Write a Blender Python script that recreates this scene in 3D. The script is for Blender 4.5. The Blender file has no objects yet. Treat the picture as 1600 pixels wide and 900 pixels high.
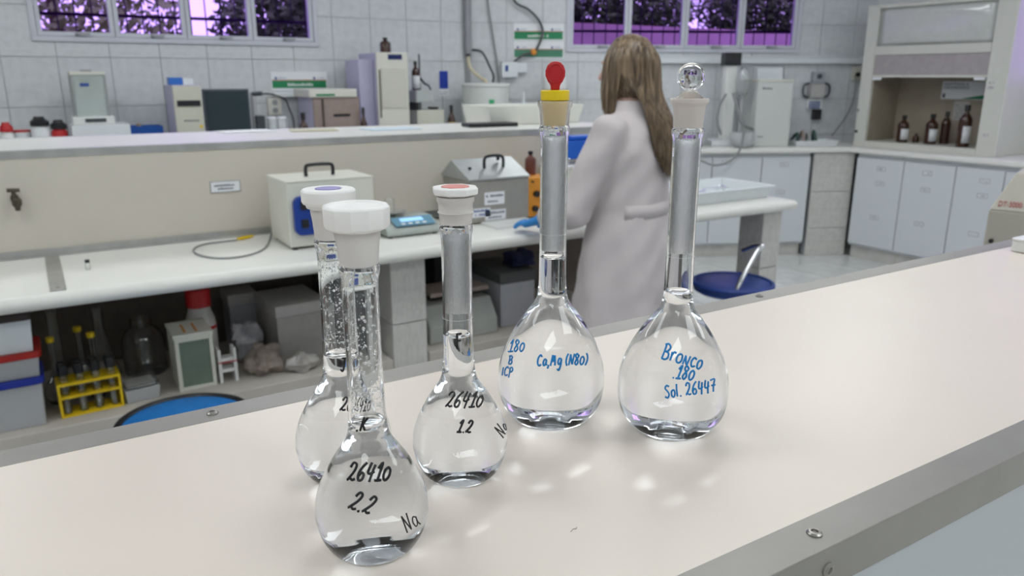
import bpy, bmesh, math, random
from mathutils import Vector, Matrix
random.seed(7)
S = bpy.context.scene
TMP = bpy.data.scenes.new('workshop')   # a bench to melt and convert meshes on, removed at the end
def evaluated_mesh(o):
    TMP.collection.objects.link(o); TMP.view_layers[0].update(); dg = TMP.view_layers[0].depsgraph
    return bpy.data.meshes.new_from_object(o.evaluated_get(dg))
COL = S.collection
R = math.radians
# ------------------------------------------------------------------ camera
F, PITCH, YAW, H = 1195.0, R(15.43), R(31.9), 1.53
FW = Vector((math.sin(YAW)*math.cos(PITCH), math.cos(YAW)*math.cos(PITCH), -math.sin(PITCH)))
RT = Vector((math.cos(YAW), -math.sin(YAW), 0)); UP = RT.cross(FW)
CAM = Vector((0, 0, H))
cd = bpy.data.cameras.new('camera'); co = bpy.data.objects.new('camera', cd); COL.objects.link(co)
co.matrix_world = Matrix(((RT.x, UP.x, -FW.x, 0), (RT.y, UP.y, -FW.y, 0), (RT.z, UP.z, -FW.z, H), (0, 0, 0, 1)))
cd.sensor_width = 36; cd.lens = 36*F/1600; cd.clip_start = .02; cd.clip_end = 200
cd.dof.use_dof = True; cd.dof.focus_distance = .43; cd.dof.aperture_fstop = 16
S.camera = co
# ------------------------------------------------------------------ world, exposure
w = bpy.data.worlds.new('sky'); S.world = w; w.use_nodes = True
w.node_tree.nodes['Background'].inputs[0].default_value = (.78, .88, 1, 1)
w.node_tree.nodes['Background'].inputs[1].default_value = 3.2
S.view_settings.view_transform = 'Standard'; S.view_settings.look = 'None'
S.view_settings.gamma = 1; S.view_settings.use_curve_mapping = False
S.view_settings.exposure = 0.0
LAMP = 6.9
cy = S.cycles
cy.max_bounces = 20; cy.transmission_bounces = 18; cy.glossy_bounces = 8; cy.diffuse_bounces = 5
cy.transparent_max_bounces = 12; cy.caustics_refractive = True; cy.caustics_reflective = True
cy.sample_clamp_indirect = 60; cy.blur_glossy = .6; cy.use_denoising = True

# ------------------------------------------------------------------ pixel -> point on a surface that carries the thing
def ray(x, y): return FW + RT*((x-800)/F) - UP*((y-450)/F)
def onz(x, y, z):
    d = ray(x, y); return CAM + d*((z-H)/d.z)
def ony(x, y, Y):
    d = ray(x, y); return CAM + d*(Y/d.y)
def onx(x, y, X):
    d = ray(x, y); return CAM + d*(X/d.x)
def zat(X, Y, y):
    t = (450-y)/F; v = Vector((X, Y, 0)); u0 = UP.dot(v); w0 = FW.dot(v)
    return H + (t*w0-u0)/(UP.z - t*FW.z)

# ------------------------------------------------------------------ materials
MATS = {}
def nd(nt, t, **k):
    n = nt.nodes.new(t)
    for a, b in k.items(): setattr(n, a, b)
    return n
def mat(name, col=(.8, .8, .8), rough=.5, metal=0, trans=0, ior=1.45, emit=None, estr=0, noise=0, nscale=20, bump=0, bscale=60,
        sss=0, col2=None, coat=0, alpha=1, spec=.5):
    if name in MATS: return MATS[name]
    m = bpy.data.materials.new(name); m.use_nodes = True; nt = m.node_tree; b = nt.nodes['Principled BSDF']
    i = b.inputs
    i['Base Color'].default_value = (*col, 1); i['Roughness'].default_value = rough; i['Metallic'].default_value = metal
    i['Transmission Weight'].default_value = trans; i['IOR'].default_value = ior; i['Coat Weight'].default_value = coat
    i['Alpha'].default_value = alpha; i['Specular IOR Level'].default_value = spec
    if sss:
        i['Subsurface Weight'].default_value = sss; i['Subsurface Radius'].default_value = (.006, .006, .006); i['Subsurface Scale'].default_value = 1
    if emit: i['Emission Color'].default_value = (*emit, 1); i['Emission Strength'].default_value = estr
    if noise or bump:
        tc = nd(nt, 'ShaderNodeTexCoord')
    if noise:
        n = nd(nt, 'ShaderNodeTexNoise'); n.inputs['Scale'].default_value = nscale; n.inputs['Detail'].default_value = 5
        nt.links.new(tc.outputs['Object'], n.inputs['Vector'])
        cr = nd(nt, 'ShaderNodeValToRGB'); c2 = col2 or tuple(max(0, c*(1-noise)) for c in col)
        cr.color_ramp.elements[0].color = (*c2, 1); cr.color_ramp.elements[1].color = (*col, 1)
        cr.color_ramp.elements[0].position = .33; cr.color_ramp.elements[1].position = .62
        nt.links.new(n.outputs['Fac'], cr.inputs['Fac']); nt.links.new(cr.outputs['Color'], i['Base Color'])
    if bump:
        n2 = nd(nt, 'ShaderNodeTexNoise'); n2.inputs['Scale'].default_value = bscale; n2.inputs['Detail'].default_value = 3
        nt.links.new(tc.outputs['Object'], n2.inputs['Vector'])
        bp = nd(nt, 'ShaderNodeBump'); bp.inputs['Strength'].default_value = bump; bp.inputs['Distance'].default_value = .002
        nt.links.new(n2.outputs['Fac'], bp.inputs['Height']); nt.links.new(bp.outputs['Normal'], i['Normal'])
    MATS[name] = m; return m

LAM = mat('cream_laminate', (.77, .685, .61), .34, noise=.035, nscale=6, bump=.02, bscale=300)
LAM2 = mat('cream_panel', (.62, .575, .50), .45, noise=.04, nscale=3)
ALU = mat('aluminium', (.35, .335, .31), .45, metal=.6, noise=.14, nscale=9)
ALUD = mat('brushed_steel', (.52, .52, .5), .38, metal=.8, noise=.15, nscale=14)
CHROME = mat('chrome', (.8, .8, .82), .12, metal=1)
WTOP = mat('white_worktop', (.80, .79, .745), .32, noise=.03, nscale=5)
TILE = mat('wall_tile', (.66, .68, .70), .22, noise=.10, nscale=5)
PTILE = mat('pillar_tile', (.62, .60, .57), .3, noise=.14, nscale=9)
GROUT = mat('grout', (.42, .43, .44), .9)
FTILE = mat('floor_tile', (.70, .71, .69), .25, noise=.13, nscale=4)
PAINT = mat('wall_paint', (.75, .77, .78), .6, noise=.03)
CEIL = mat('ceiling_paint', (.84, .85, .86), .8, noise=.02)
CABW = mat('cabinet_white', (.66, .69, .72), .35, noise=.02, nscale=3)
WPL = mat('white_plastic', (.78, .78, .76), .35, noise=.02)
WPL2 = mat('cool_white_plastic', (.74, .78, .80), .3, noise=.02)
BEI = mat('beige_enamel', (.60, .595, .50), .4, noise=.03)
BEIW = mat('ivory_enamel', (.69, .685, .61), .4, noise=.03)
LIL = mat('lilac_grey_enamel', (.47, .45, .60), .4, noise=.03)
BLK = mat('black_plastic', (.018, .018, .02), .35, noise=.2)
DGR = mat('dark_grey_plastic', (.07, .08, .09), .4, noise=.15)
GRY = mat('grey_plastic', (.33, .34, .34), .45, noise=.1)
BLU = mat('blue_plastic', (.012, .05, .30), .35, noise=.1)
SEATB = mat('blue_vinyl', (.02, .055, .27), .42, noise=.12, bump=.1)
SEATC = mat('bright_blue_vinyl', (.02, .19, .55), .45, noise=.1, bump=.1)
RED = mat('red_plastic', (.50, .015, .02), .32, noise=.06)
YEL = mat('yellow_plastic', (.80, .55, .01), .38, noise=.06)
ORA = mat('orange_panel', (.75, .30, .03), .4, noise=.06)
GRN = mat('green_print', (.02, .24, .10), .5, noise=.05)
PAP = mat('white_paper', (.82, .84, .86), .7, noise=.03)
INK = mat('dark_print', (.10, .11, .16), .7, noise=.1)
INKB = mat('blue_print', (.03, .08, .30), .6, noise=.1)
WTXT = mat('white_print', (.75, .80, .78), .7, noise=.05)
AMB = mat('amber_glass', (.05, .018, .009), .12, noise=.15, coat=.4)
AMBL = mat('bottle_label', (.72, .73, .74), .6, noise=.05)
CABLE = mat('grey_cable', (.28, .28, .28), .5, noise=.1)
CABLED = mat('dark_cable', (.05, .05, .055), .5, noise=.1)
HOSE = mat('yellowed_hose', (.72, .65, .47), .4, noise=.08)
BRN = mat('brown_steel', (.33, .26, .23), .45, noise=.1)
HOODIN = mat('hood_lining', (.36, .31, .24), .5, noise=.14, nscale=5)
CLEAR = mat('clear_plastic', (.96, .97, .97), .06, trans=1, ior=1.3)
CLEARF = mat('frosted_plastic', (.80, .81, .82), .35, trans=.55, ior=1.3)
LABG = mat('lab_glass', (.97, .985, .98), .0, trans=1, ior=1.47)
PANE = mat('clear_pane', (.97, .98, .98), .0, trans=1, ior=1.02)
GRIME = mat('dark_metal', (.10, .085, .06), .5, metal=.5, noise=.3)
FRAMEP = mat('window_frame_paint', (.60, .62, .68), .4, noise=.03)
BARP = mat('grille_iron', (.03, .02, .05), .6, noise=.1)
PURP = mat('purple_glass', (.50, .28, .76), .02, trans=1, ior=1.03)
GLASS = mat('flask_glass', (.99, .995, .995), 0, trans=1, ior=1.44)
WATER = mat('clear_solution', (.985, .99, .995), 0, trans=1, ior=1.333)
WETWALL = bpy.data.materials.new('glass_to_solution'); WETWALL.use_nodes = True; _nt = WETWALL.node_tree; _nt.nodes.clear()
_g = nd(_nt, 'ShaderNodeBsdfGlass'); _g.inputs['IOR'].default_value = 1.333/1.44; _g.inputs['Roughness'].default_value = 0; _g.inputs['Color'].default_value = (.985, .992, 1, 1)
_nt.links.new(_g.outputs[0], nd(_nt, 'ShaderNodeOutputMaterial').inputs['Surface'])
FROST = mat('ground_glass', (.93, .89, .86), .4, trans=.45, ior=1.3)
FROSTC = mat('clear_ground_glass', (.96, .93, .91), .22, trans=.88, ior=1.25)
FOG = mat('fogged_film', (.985, .99, .99), .16, trans=1, ior=1.2, bump=1.0, bscale=1600)
PEW = mat('white_polyethylene', (.86, .84, .82), .42, sss=.4, noise=.02)
YSTOP = mat('stopper_yellow', (.83, .60, .01), .3, noise=.04)
YPLUG = mat('stopper_plug_yellow', (.80, .62, .22), .4, sss=.2, noise=.04)
PENK = mat('black_marker', (.008, .008, .01), .4, noise=.1)
PENB = mat('blue_marker', (.002, .23, .60), .4, noise=.1)
PNKT = mat('red_inset', (.72, .25, .22), .45, noise=.08)
BLIN = mat('violet_inset', (.28, .24, .52), .45, noise=.08)

# ------------------------------------------------------------------ mesh helper
class MB:
    def __init__(s): s.v = []; s.f = []
    def add(s, v, f):
        o = len(s.v); s.v += [Vector(p) for p in v]; s.f += [tuple(i+o for i in q) for q in f]; return s
    def box(s, a, b):
        x0, y0, z0 = a; x1, y1, z1 = b
        return s.add([(x0,y0,z0),(x1,y0,z0),(x1,y1,z0),(x0,y1,z0),(x0,y0,z1),(x1,y0,z1),(x1,y1,z1),(x0,y1,z1)],
                     [(0,3,2,1),(4,5,6,7),(0,1,5,4),(1,2,6,5),(2,3,7,6),(3,0,4,7)])
    def prism(s, poly, a, b, axis='z'):
        """2D outline (counter-clockwise) swept from a to b along an axis; x: (y,z)  y: (x,z)  z: (x,y)"""
        def P(p, t): return {'z': (p[0], p[1], t), 'y': (p[0], t, p[1]), 'x': (t, p[0], p[1])}[axis]
        n = len(poly); v = [P(p, a) for p in poly] + [P(p, b) for p in poly]
        f = [tuple(range(n-1, -1, -1)), tuple(range(n, 2*n))] + [(i, (i+1) % n, (i+1) % n+n, i+n) for i in range(n)]
        return s.add(v, f)
    def lathe(s, prof, n=24, c=(0, 0, 0), axis='z'):
        v = []; f = []; idx = []
        for r, z in prof:
            if r < 1e-6: idx.append([len(v)]*n); v.append((0, 0, z))
            else:
                idx.append(list(range(len(v), len(v)+n))); v += [(r*math.cos(2*math.pi*k/n), r*math.sin(2*math.pi*k/n), z) for k in range(n)]
        for a, b in zip(idx[:-1], idx[1:]):
            for k in range(n):
                q = [a[k], a[(k+1) % n], b[(k+1) % n], b[k]]; q2 = []
                for t in q:
                    if t not in q2: q2.append(t)
                if len(q2) > 2: f.append(tuple(q2))
        if axis == 'y': v = [(x, -z, y) for x, y, z in v]
        if axis == 'x': v = [(z, y, -x) for x, y, z in v]
        return s.add([(x+c[0], y+c[1], z+c[2]) for x, y, z in v], f)
    def cyl(s, p, r, h, n=20, r2=None, axis='z'):
        r2 = r if r2 is None else r2
        return s.lathe([(0, 0), (r, 0), (r2, h), (0, h)], n, p, axis)
    def tube(s, pts, r, n=8, closed=False):
        pts = [Vector(p) for p in pts]; m = len(pts); rr = r if hasattr(r, '__len__') else [r]*m
        v = []; f = []; N = None
        for i, p in enumerate(pts):
            if closed: t = pts[(i+1) % m]-pts[i-1]
            else: t = pts[min(i+1, m-1)]-pts[max(i-1, 0)]
            t = t.normalized() if t.length > 1e-9 else Vector((0, 0, 1))
            if N is None:
                N = t.cross(Vector((0, 0, 1)))
                if N.length < .05: N = t.cross(Vector((1, 0, 0)))
            N = (N - t*N.dot(t))
            N = N.normalized() if N.length > 1e-9 else t.orthogonal().normalized()
            B = t.cross(N)
            v += [p + (N*math.cos(2*math.pi*k/n) + B*math.sin(2*math.pi*k/n))*rr[i] for k in range(n)]
        for i in range(m if closed else m-1):
            a = i*n; b = ((i+1) % m)*n
            f += [(a+k, a+(k+1) % n, b+(k+1) % n, b+k) for k in range(n)]
        if not closed: f += [tuple(range(n-1, -1, -1)), tuple(range((m-1)*n, m*n))]
        return s.add(v, f)
    def ell(s, c, r, n=14, m=9):
        prof = [(math.sin(math.pi*i/m), -math.cos(math.pi*i/m)) for i in range(m+1)]; prof[0] = (0, -1); prof[-1] = (0, 1)
        t = MB().lathe(prof, n); return s.add([(p.x*r[0]+c[0], p.y*r[1]+c[1], p.z*r[2]+c[2]) for p in t.v], t.f)
    def move(s, M):
        s.v = [M @ p for p in s.v]; return s
    def mesh(s, name):
        me = bpy.data.meshes.new(name); me.from_pydata([tuple(p) for p in s.v], [], s.f); me.update()
        bm = bmesh.new(); bm.from_mesh(me); bmesh.ops.recalc_face_normals(bm, faces=bm.faces); bm.to_mesh(me); bm.free()
        return me
    def build(s, name, m, parent=None, smooth=35, bevel=0, seg=2):
        me = s.mesh(name)
        if m: me.materials.append(m)
        return link(name, me, parent, smooth, bevel, seg)
def link(name, me, parent=None, smooth=35, bevel=0, seg=2):
    if smooth:
        me.shade_smooth(); me.set_sharp_from_angle(angle=R(smooth))
    o = bpy.data.objects.new(name, me); COL.objects.link(o)
    if parent: o.parent = parent
    if bevel:
        b = o.modifiers.new('bevel', 'BEVEL'); b.width = bevel; b.segments = seg; b.limit_method = 'ANGLE'; b.angle_limit = R(40)
        b.harden_normals = False
    return o
def tag(o, label=None, cat=None, group=None, kind=None):
    if label: o['label'] = label
    if cat: o['category'] = cat
    if group: o['group'] = group
    if kind: o['kind'] = kind
    return o
def thing(name, label, cat, loc=(0, 0, 0), rz=0, group=None):
    o = bpy.data.objects.new(name, None); COL.objects.link(o); o.empty_display_size = .05
    o.location = loc; o.rotation_euler = (0, 0, rz); return tag(o, label, cat, group)
def copy_tree(o, parent=None):
    c = o.copy(); COL.objects.link(c); c.parent = parent
    for ch in list(o.children): copy_tree(ch, c)
    return c
def rrect(x0, y0, x1, y1, r, n=4):
    P = []
    for cx, cy_, a in ((x1-r, y1-r, 0), (x0+r, y1-r, 90), (x0+r, y0+r, 180), (x1-r, y0+r, 270)):
        P += [(cx+r*math.cos(R(a+90*k/n)), cy_+r*math.sin(R(a+90*k/n))) for k in range(n+1)]
    return P
def spline(pts, n=8):
    pts = [Vector(p) for p in pts]; out = []
    for i in range(len(pts)-1):
        p0 = pts[max(i-1, 0)]; p1 = pts[i]; p2 = pts[i+1]; p3 = pts[min(i+2, len(pts)-1)]
        for k in range(n):
            t = k/n
            out.append(.5*((2*p1)+(p2-p0)*t+(2*p0-5*p1+4*p2-p3)*t*t+(3*p1-p0-3*p2+p3)*t**3))
    out.append(pts[-1]); return out
def dashes(mb, x0, x1, z, h, y, n, th=.0008, rnd=random):
    """a line of print too small to read: short upright marks on a face that looks to -y"""
    w_ = (x1-x0)/n
    for k in range(n):
        if rnd.random() < .12: continue
        hh = h*rnd.uniform(.65, 1)
        mb.box((x0+k*w_+w_*.12, y-th, z), (x0+k*w_+w_*.85, y, z+hh))
    return mb

# ================================================================== THE ROOM
class Frame:
    """a wall: local x runs along it to the right, local y points out of the room, the wall's face is y = 0"""
    def __init__(s, ox, oy, rz):
        s.o = Vector((ox, oy, 0)); s.rz = rz; s.d = Vector((math.cos(rz), math.sin(rz), 0)); s.n = Vector((-math.sin(rz), math.cos(rz), 0))
    def at(s, px, py, off):
        d = ray(px, py); t = (s.o - s.n*off - CAM).dot(s.n)/d.dot(s.n); q = CAM + d*t - s.o
        return q.dot(s.d), q.z
    def W(s, x, y, z): return s.o + s.d*x + s.n*y + Vector((0, 0, z))
    def thing(s, name, label, cat, x=0, y=0, z=0, group=None, turn=0): return thing(name, label, cat, s.W(x, y, z), s.rz+turn, group)
YA = 6.07
PHI = math.atan2(-.438, .899)
FA = Frame(0, YA, 0)
FB = Frame(3.293, YA, PHI)
XR = 6.62
FR = Frame(XR, 4.45, -math.pi/2)
CEILZ = 3.0
X0, Y0 = -2.6, -2.4
TW, TH = .315, .32
ZT = [.697, 1.017, 1.337, 1.657, 1.977, 2.297, 2.617]

def unit_cube(name, m):
    me = MB().box((0, 0, 0), (1, 1, 1)).mesh(name); me.materials.append(m); return me
TILE_ME = unit_cube('tile', TILE); PTILE_ME = unit_cube('tile', PTILE); FTILE_ME = unit_cube('tile', FTILE)
def piece(name, me, a, b, parent):
    o = bpy.data.objects.new(name, me); COL.objects.link(o); o.parent = parent
    o.location = a; o.scale = [b[i]-a[i] for i in range(3)]; return o
def wall(name, fr, length, hole, tiles=True, tx0=0, t_from=0, t_to=None, x_from=0):
    mb = MB(); y0, y1 = 0, .16
    x0, x1 = x_from, length
    if hole:
        a, b, c, d = hole
        for q in ((x0, a, 0, CEILZ), (b, x1, 0, CEILZ), (a, b, 0, c), (a, b, d, CEILZ)): mb.box((q[0], y0, q[2]), (q[1], y1, q[3]))
    else: mb.box((x0, y0, 0), (x1, y1, CEILZ))
    o = mb.build(name, GROUT if tiles else PAINT, None, 0)
    o.location = fr.W(0, 0, 0); o.rotation_euler = (0, 0, fr.rz); o['kind'] = 'structure'
    if not tiles: return o
    g = .0022; x = tx0
    while x < (t_to or length):
        xa, xb = max(x, t_from)+g, min(x+TW, t_to or length)-g
        if xb-xa > .01:
            for za, zb in zip(ZT[:-1], ZT[1:]):
                za2, zb2 = za+g, zb-g; rects = [(xa, xb, za2, zb2)]
                if hole and xb > hole[0] and xa < hole[1] and zb2 > hole[2] and za2 < hole[3]:
                    rects = []
                    if za2 < hole[2]: rects.append((xa, xb, za2, hole[2]))
                    if xa < hole[0]: rects.append((xa, hole[0], max(za2, hole[2]), zb2))
                    if xb > hole[1]: rects.append((hole[1], xb, max(za2, hole[2]), zb2))
                for q in rects:
                    if q[1]-q[0] > .012 and q[3]-q[2] > .012: piece('tile', TILE_ME, (q[0], -.008, q[2]), (q[1], 0, q[3]), o)
        x += TW
    return o

# floor
o = MB().box((X0, Y0, -.1), (XR, YA, -.012)).build('floor', GROUT, None, 0); o['kind'] = 'structure'; fl = o
x = X0
while x < XR-.01:
    y = Y0
    while y < YA-.01:
        if x > 1.5 and y > .5 and y < 4.9:
            piece('tile', FTILE_ME, (x+.003, y+.003, -.012), (min(x+.46, XR)-.003, min(y+.46, YA)-.003, 0), fl)
        elif (x < 1.5): pass
        y += .46
    x += .46
MB().box((X0, Y0, -.012), (X0+9*.46-.003, YA, -.001)).build('floor_slab', FTILE, fl, 0)
MB().box((X0+9*.46, Y0, -.012), (XR, .36-.003, -.001)).build('floor_slab', FTILE, fl, 0)
MB().box((X0, Y0, CEILZ), (XR, YA, CEILZ+.1)).build('ceiling', CEIL, None, 0)['kind'] = 'structure'

# windows (positions from the wall they sit in)
wa0 = FA.at(50, 60, 0)[0]; wa1 = FA.at(497, 72, 0)[0]; wza = FA.at(300, 69, 0)[1]
wb0 = FB.at(884, 79, 0)[0]; wb1 = FB.at(1246, 84, 0)[0]; wzb = FB.at(1060, 82, 0)[1]
ZWT = 2.55
wall('wall_back', FA, 3.293, (wa0, wa1, wza, ZWT), True, -.08-3*TW, -1.0, 3.293, X0)
LB = (XR-3.293)/math.cos(PHI)
wall('wall_corner', FB, LB, (wb0, wb1, wzb, ZWT), True, .05, 0, LB)
wr0 = 4.45-onx(1568, 60, XR).y; wr1 = wr0+1.1
wall('wall_right', FR, 4.45-Y0, (wr0, wr1, 1.45, 2.5), False)
o = MB().box((X0-.15, Y0, 0), (X0, YA, CEILZ)).build('wall_left', PAINT, None, 0); o['kind'] = 'structure'
o = MB().box((X0, Y0-.15, 0), (XR, Y0, CEILZ)).build('wall_front', PAINT, None, 0); o['kind'] = 'structure'

def window(name, fr, x0, x1, z0, z1, n, pane_m=PURP, grille=True):
    w_ = bpy.data.objects.new(name, None); COL.objects.link(w_); w_.location = fr.W(x0, 0, z0); w_.rotation_euler = (0, 0, fr.rz)
    w_['kind'] = 'structure'
    W_, Hh = x1-x0, z1-z0; t = .032
    m = MB(); m.box((0, -.025, 0), (W_, .07, t)); m.box((0, -.025, Hh-t), (W_, .07, Hh)); m.box((0, -.025, t), (t, .07, Hh-t)); m.box((W_-t, -.025, t), (W_, .07, Hh-t))
    m.build('frame', FRAMEP, w_, 0, .003)
    sw = (W_-2*t)/n
    for k in range(n):
        a = t+k*sw; b = a+sw; q = .030
        m = MB(); m.box((a+.002, -.012, t+.002), (b-.002, .045, t+q)); m.box((a+.002, -.012, Hh-t-q), (b-.002, .045, Hh-t-.002))
        m.box((a+.002, -.012, t+q), (a+q, .045, Hh-t-q)); m.box((b-q, -.012, t+q), (b-.002, .045, Hh-t-q))
        s = m.build('sash', FRAMEP, w_, 0, .003)
        MB().box((a+q-.004, .012, t+q-.004), (b-q+.004, .017, Hh-t-q+.004)).build('pane', pane_m, s, 0)
        h = MB(); c = (a+b)/2; h.cyl((c, -.013, t+.016), .011, .022, 12, axis='y'); h.box((c-.006, -.046, t+.010), (c+.075, -.034, t+.022))
        h.build('handle', GRY, s, 35, .002)
    if grille:
        x = .06
        while x < W_:
            MB().cyl((x, .12, .002), .005, Hh-.004, 8).build('grille_bar', BARP, w_, 35); x += .105
        for z in (.17, .50):
            MB().box((.002, .110, z), (W_-.002, .116, z+.022)).build('grille_rail', BARP, w_, 0)
    return w_
window('window_1', FA, wa0, wa1, wza, ZWT, 4)
window('window_2', FB, wb0, wb1, wzb, ZWT, 4)
window('window_3', FR, wr0, wr1, 1.45, 2.5, 2, PURP, False)

# ceiling lamps (fluorescent troffers above the benches)
EMIT = mat('lamp_diffuser', (1, 1, 1), .5, emit=(.94, .985, 1), estr=LAMP)
lamps = [(-.9, 1.5), (1.3, 1.5), (3.9, 2.6), (5.6, .6), (-.9, 4.3), (1.3, 4.3), (3.6, 4.3), (-.9, -1.0), (1.3, -1.0), (3.6, -1.0)]
LLAB = ['between the two benches, left end', 'between the two benches above the flasks', 'between the two benches, right end', 'over the cabinets with paper cards', 'before the tiled wall, left end', 'before the tiled wall near the left window', 'before the tiled wall near the right window', 'behind the camera, left end', 'behind the camera, middle', 'behind the camera, right end']
lroot = None
for k, (x, y) in enumerate(lamps):
    if lroot is None:
        lroot = thing('ceiling_lamp', 'white panel ceiling lamp ' + LLAB[0], 'lamp', (x, y, CEILZ), 0, 'fluorescent lamps on the ceiling')
        m = MB(); m.box((-.63, -.33, -.07), (.63, .33, 0)); m.build('housing', WPL, lroot, 0, .004)
        MB().box((-.60, -.30, -.079), (.60, .30, -.0705)).build('diffuser', EMIT, lroot, 0)
        for e in (-.63, .601):
            MB().box((e, -.33, -.085), (e+.029, .33, -.0702)).build('end_rail', WPL, lroot, 0)
    else:
        c = copy_tree(lroot); c.location = (x, y, CEILZ); c['label'] = 'white panel ceiling lamp ' + LLAB[k]

# outside the windows
LEAF = mat('leaves', (.06, .10, .03), .6, noise=.5, nscale=3); BARK = mat('bark', (.10, .07, .05), .9, noise=.3)
LEAFB = mat('pale_leaves', (.20, .26, .09), .6, noise=.5, nscale=3)
YARD = mat('yard_wall_plaster', (.24, .15, .19), .8, noise=.2, nscale=3)
o = MB().box((-12, YA+.2, -.3), (20, 24, -.12)).build('yard_ground', mat('yard_soil', (.22, .19, .15), .9, noise=.3), None, 0); o['kind'] = 'structure'
o = MB().box((4.6, 8.6, -.12), (13.0, 8.8, 2.22)).build('yard_wall', YARD, None, 0); o['kind'] = 'structure'
def tree(label, x, y, h, rad, n, lm, seed):
    rn = random.Random(seed); t = thing('garden_tree', label, 'tree', (x, y, -.12), 0, 'trees in the yard behind the windows')
    MB().tube([(0, 0, 0), (.05, .03, h*.4), (-.03, 0, h*.8)], [.12, .09, .04], 8).build('trunk', BARK, t)
    m = MB()
    for _ in range(n):
        while True:
            p = Vector((rn.uniform(-1, 1), rn.uniform(-1, 1), rn.uniform(-1, 1)))
            if .3 < p.length < 1: break
        c = Vector((p.x*rad, p.y*rad, h*.62+p.z*rad*.95)); a = Vector((rn.gauss(0, 1), rn.gauss(0, 1), rn.gauss(0, 1))).normalized()
        b = a.orthogonal().normalized(); L = rn.uniform(.035, .085); wd = L*.45
        m.add([c-a*L, c+b*wd, c+a*L, c-b*wd], [(0, 1, 2, 3)])
    o = m.build('foliage', lm, t, 0); o['kind'] = 'stuff'
tree('pale leafy tree outside the far left window panes', .4, 9.3, 3.4, 1.25, 4200, LEAFB, 1)
tree('broad dark tree outside the right pane of the left window', 3.1, 9.3, 3.4, 1.2, 9000, LEAF, 2)
tree('dense dark tree over the yard wall, left of the right window', 5.4, 10.6, 4.6, 1.35, 15000, LEAF, 3)
tree('dense dark tree over the yard wall, middle of the right window', 8.5, 10.4, 4.6, 1.3, 15000, LEAF, 4)
tree('dense dark tree over the yard wall, far right', 11.6, 9.9, 4.6, 1.3, 15000, LEAF, 5)

# ================================================================== FOREGROUND PARTITION
ZR = 1.300
YF0, YF1, YB1, YB0 = .2025, .2265, .5215, .5485
XL, XRr = -1.6, 2.45
SCREW = mat('screw_steel', (.34, .32, .30), .35, metal=1, noise=.1)
def screw(parent, x, y, z, face='z', r=.0042):
    m = MB().lathe([(0, 0), (r, 0), (r*.95, .0008), (r*.72, .0016), (r*.45, .0017), (r*.38, .0008), (0, .0008)], 18)
    if face == '-y': m.move(Matrix.Rotation(R(90), 4, 'X'))
    m.move(Matrix.Translation((x, y, z))); return m.build('screw', SCREW, parent, 30)
def partition(name, label, y_f, y_b, xl, xr, strip, scr, top_m, panel_m, zbase, alu):
    t = thing(name, label, 'partition', (0, 0, 0))
    MB().box((xl, y_f+strip, ZR-.02), (xr, y_b-strip, ZR-.0004)).build('top_panel', top_m, t, 0)
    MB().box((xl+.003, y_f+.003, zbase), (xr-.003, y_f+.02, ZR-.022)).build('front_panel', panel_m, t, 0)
    MB().box((xl+.003, y_b-.02, zbase), (xr-.003, y_b-.003, ZR-.022)).build('rear_panel', panel_m, t, 0)
    MB().box((xr-.02, y_f+.021, zbase), (xr-.004, y_b-.021, ZR-.022)).build('end_panel', panel_m, t, 0)
    for s, y in ((1, y_f), (-1, y_b)):
        a = [(y, ZR-.026), (y, ZR), (y+s*strip, ZR), (y+s*strip, ZR-.0025), (y+s*.0025, ZR-.0025), (y+s*.0025, ZR-.026)]
        if s > 0: a = a[::-1]
        MB().prism(a, xl, xr, 'x').build('edge_strip', alu, t, 0, .0006)
    for q in scr: screw(t, *q)
    return t
p1 = onz(335, 651, ZR); p2 = onz(1189, 464, ZR); p3 = onz(1257, 825, ZR); p4 = ony(1292, 897, YF0)
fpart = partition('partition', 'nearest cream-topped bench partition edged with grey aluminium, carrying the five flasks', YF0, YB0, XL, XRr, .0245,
          [(p1.x, .536, ZR), (p2.x, .536, ZR), (p3.x, .2145, ZR), (p4.x, YF0, ZR-.013, '-y')], LAM, mat('shade_dimmed_laminate', (.46, .49, .51), .4, noise=.03, nscale=4), .95, ALU)  # panel colour darkened to carry the dim light on the camera-facing side
# a scrap of lint and scuffs on the top
q = onz(896, 828, ZR); tag(MB().tube(spline([(q.x-.0025, q.y-.001, ZR+.0003), (q.x, q.y, ZR+.0006), (q.x+.0015, q.y-.0004, ZR+.0004), (q.x+.0028, q.y+.001, ZR+.0003)], 4), .00016, 5).build('lint', DGR),
    'tiny dark scrap of lint on the cream partition top', 'lint')
# the bench this partition rises from (hidden behind and below it)
for nm, ya, yb, lab in (('worktop', .556, 1.09, 'white worktop behind the nearest partition, on its far side'), ('worktop', -.36, .195, 'white worktop below the nearest partition, on the camera side')):
    tag(MB().prism(rrect(ya, .91, yb, .949, .015), XL, XRr, 'x').build(nm, WTOP), lab, 'worktop')
tag(MB().box((XL+.05, -.28, 0), (XRr-.05, 1.0, .909)).build('island_cabinet', CABW, None, 0, .004), 'white closed cabinet under the nearest bench', 'cabinet')

# ================================================================== MIDDLE BENCH
ZB = .95; BY0 = 2.40; RY0 = 2.967; RY1 = 3.60
BX1 = 3.13; RX1 = 2.52
mpart = partition('partition', 'cream partition along the middle bench with a dark tap on its face', RY0, RY1, -2.2, RX1, .025, [], WTOP, LAM2, .96, ALUD)
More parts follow.
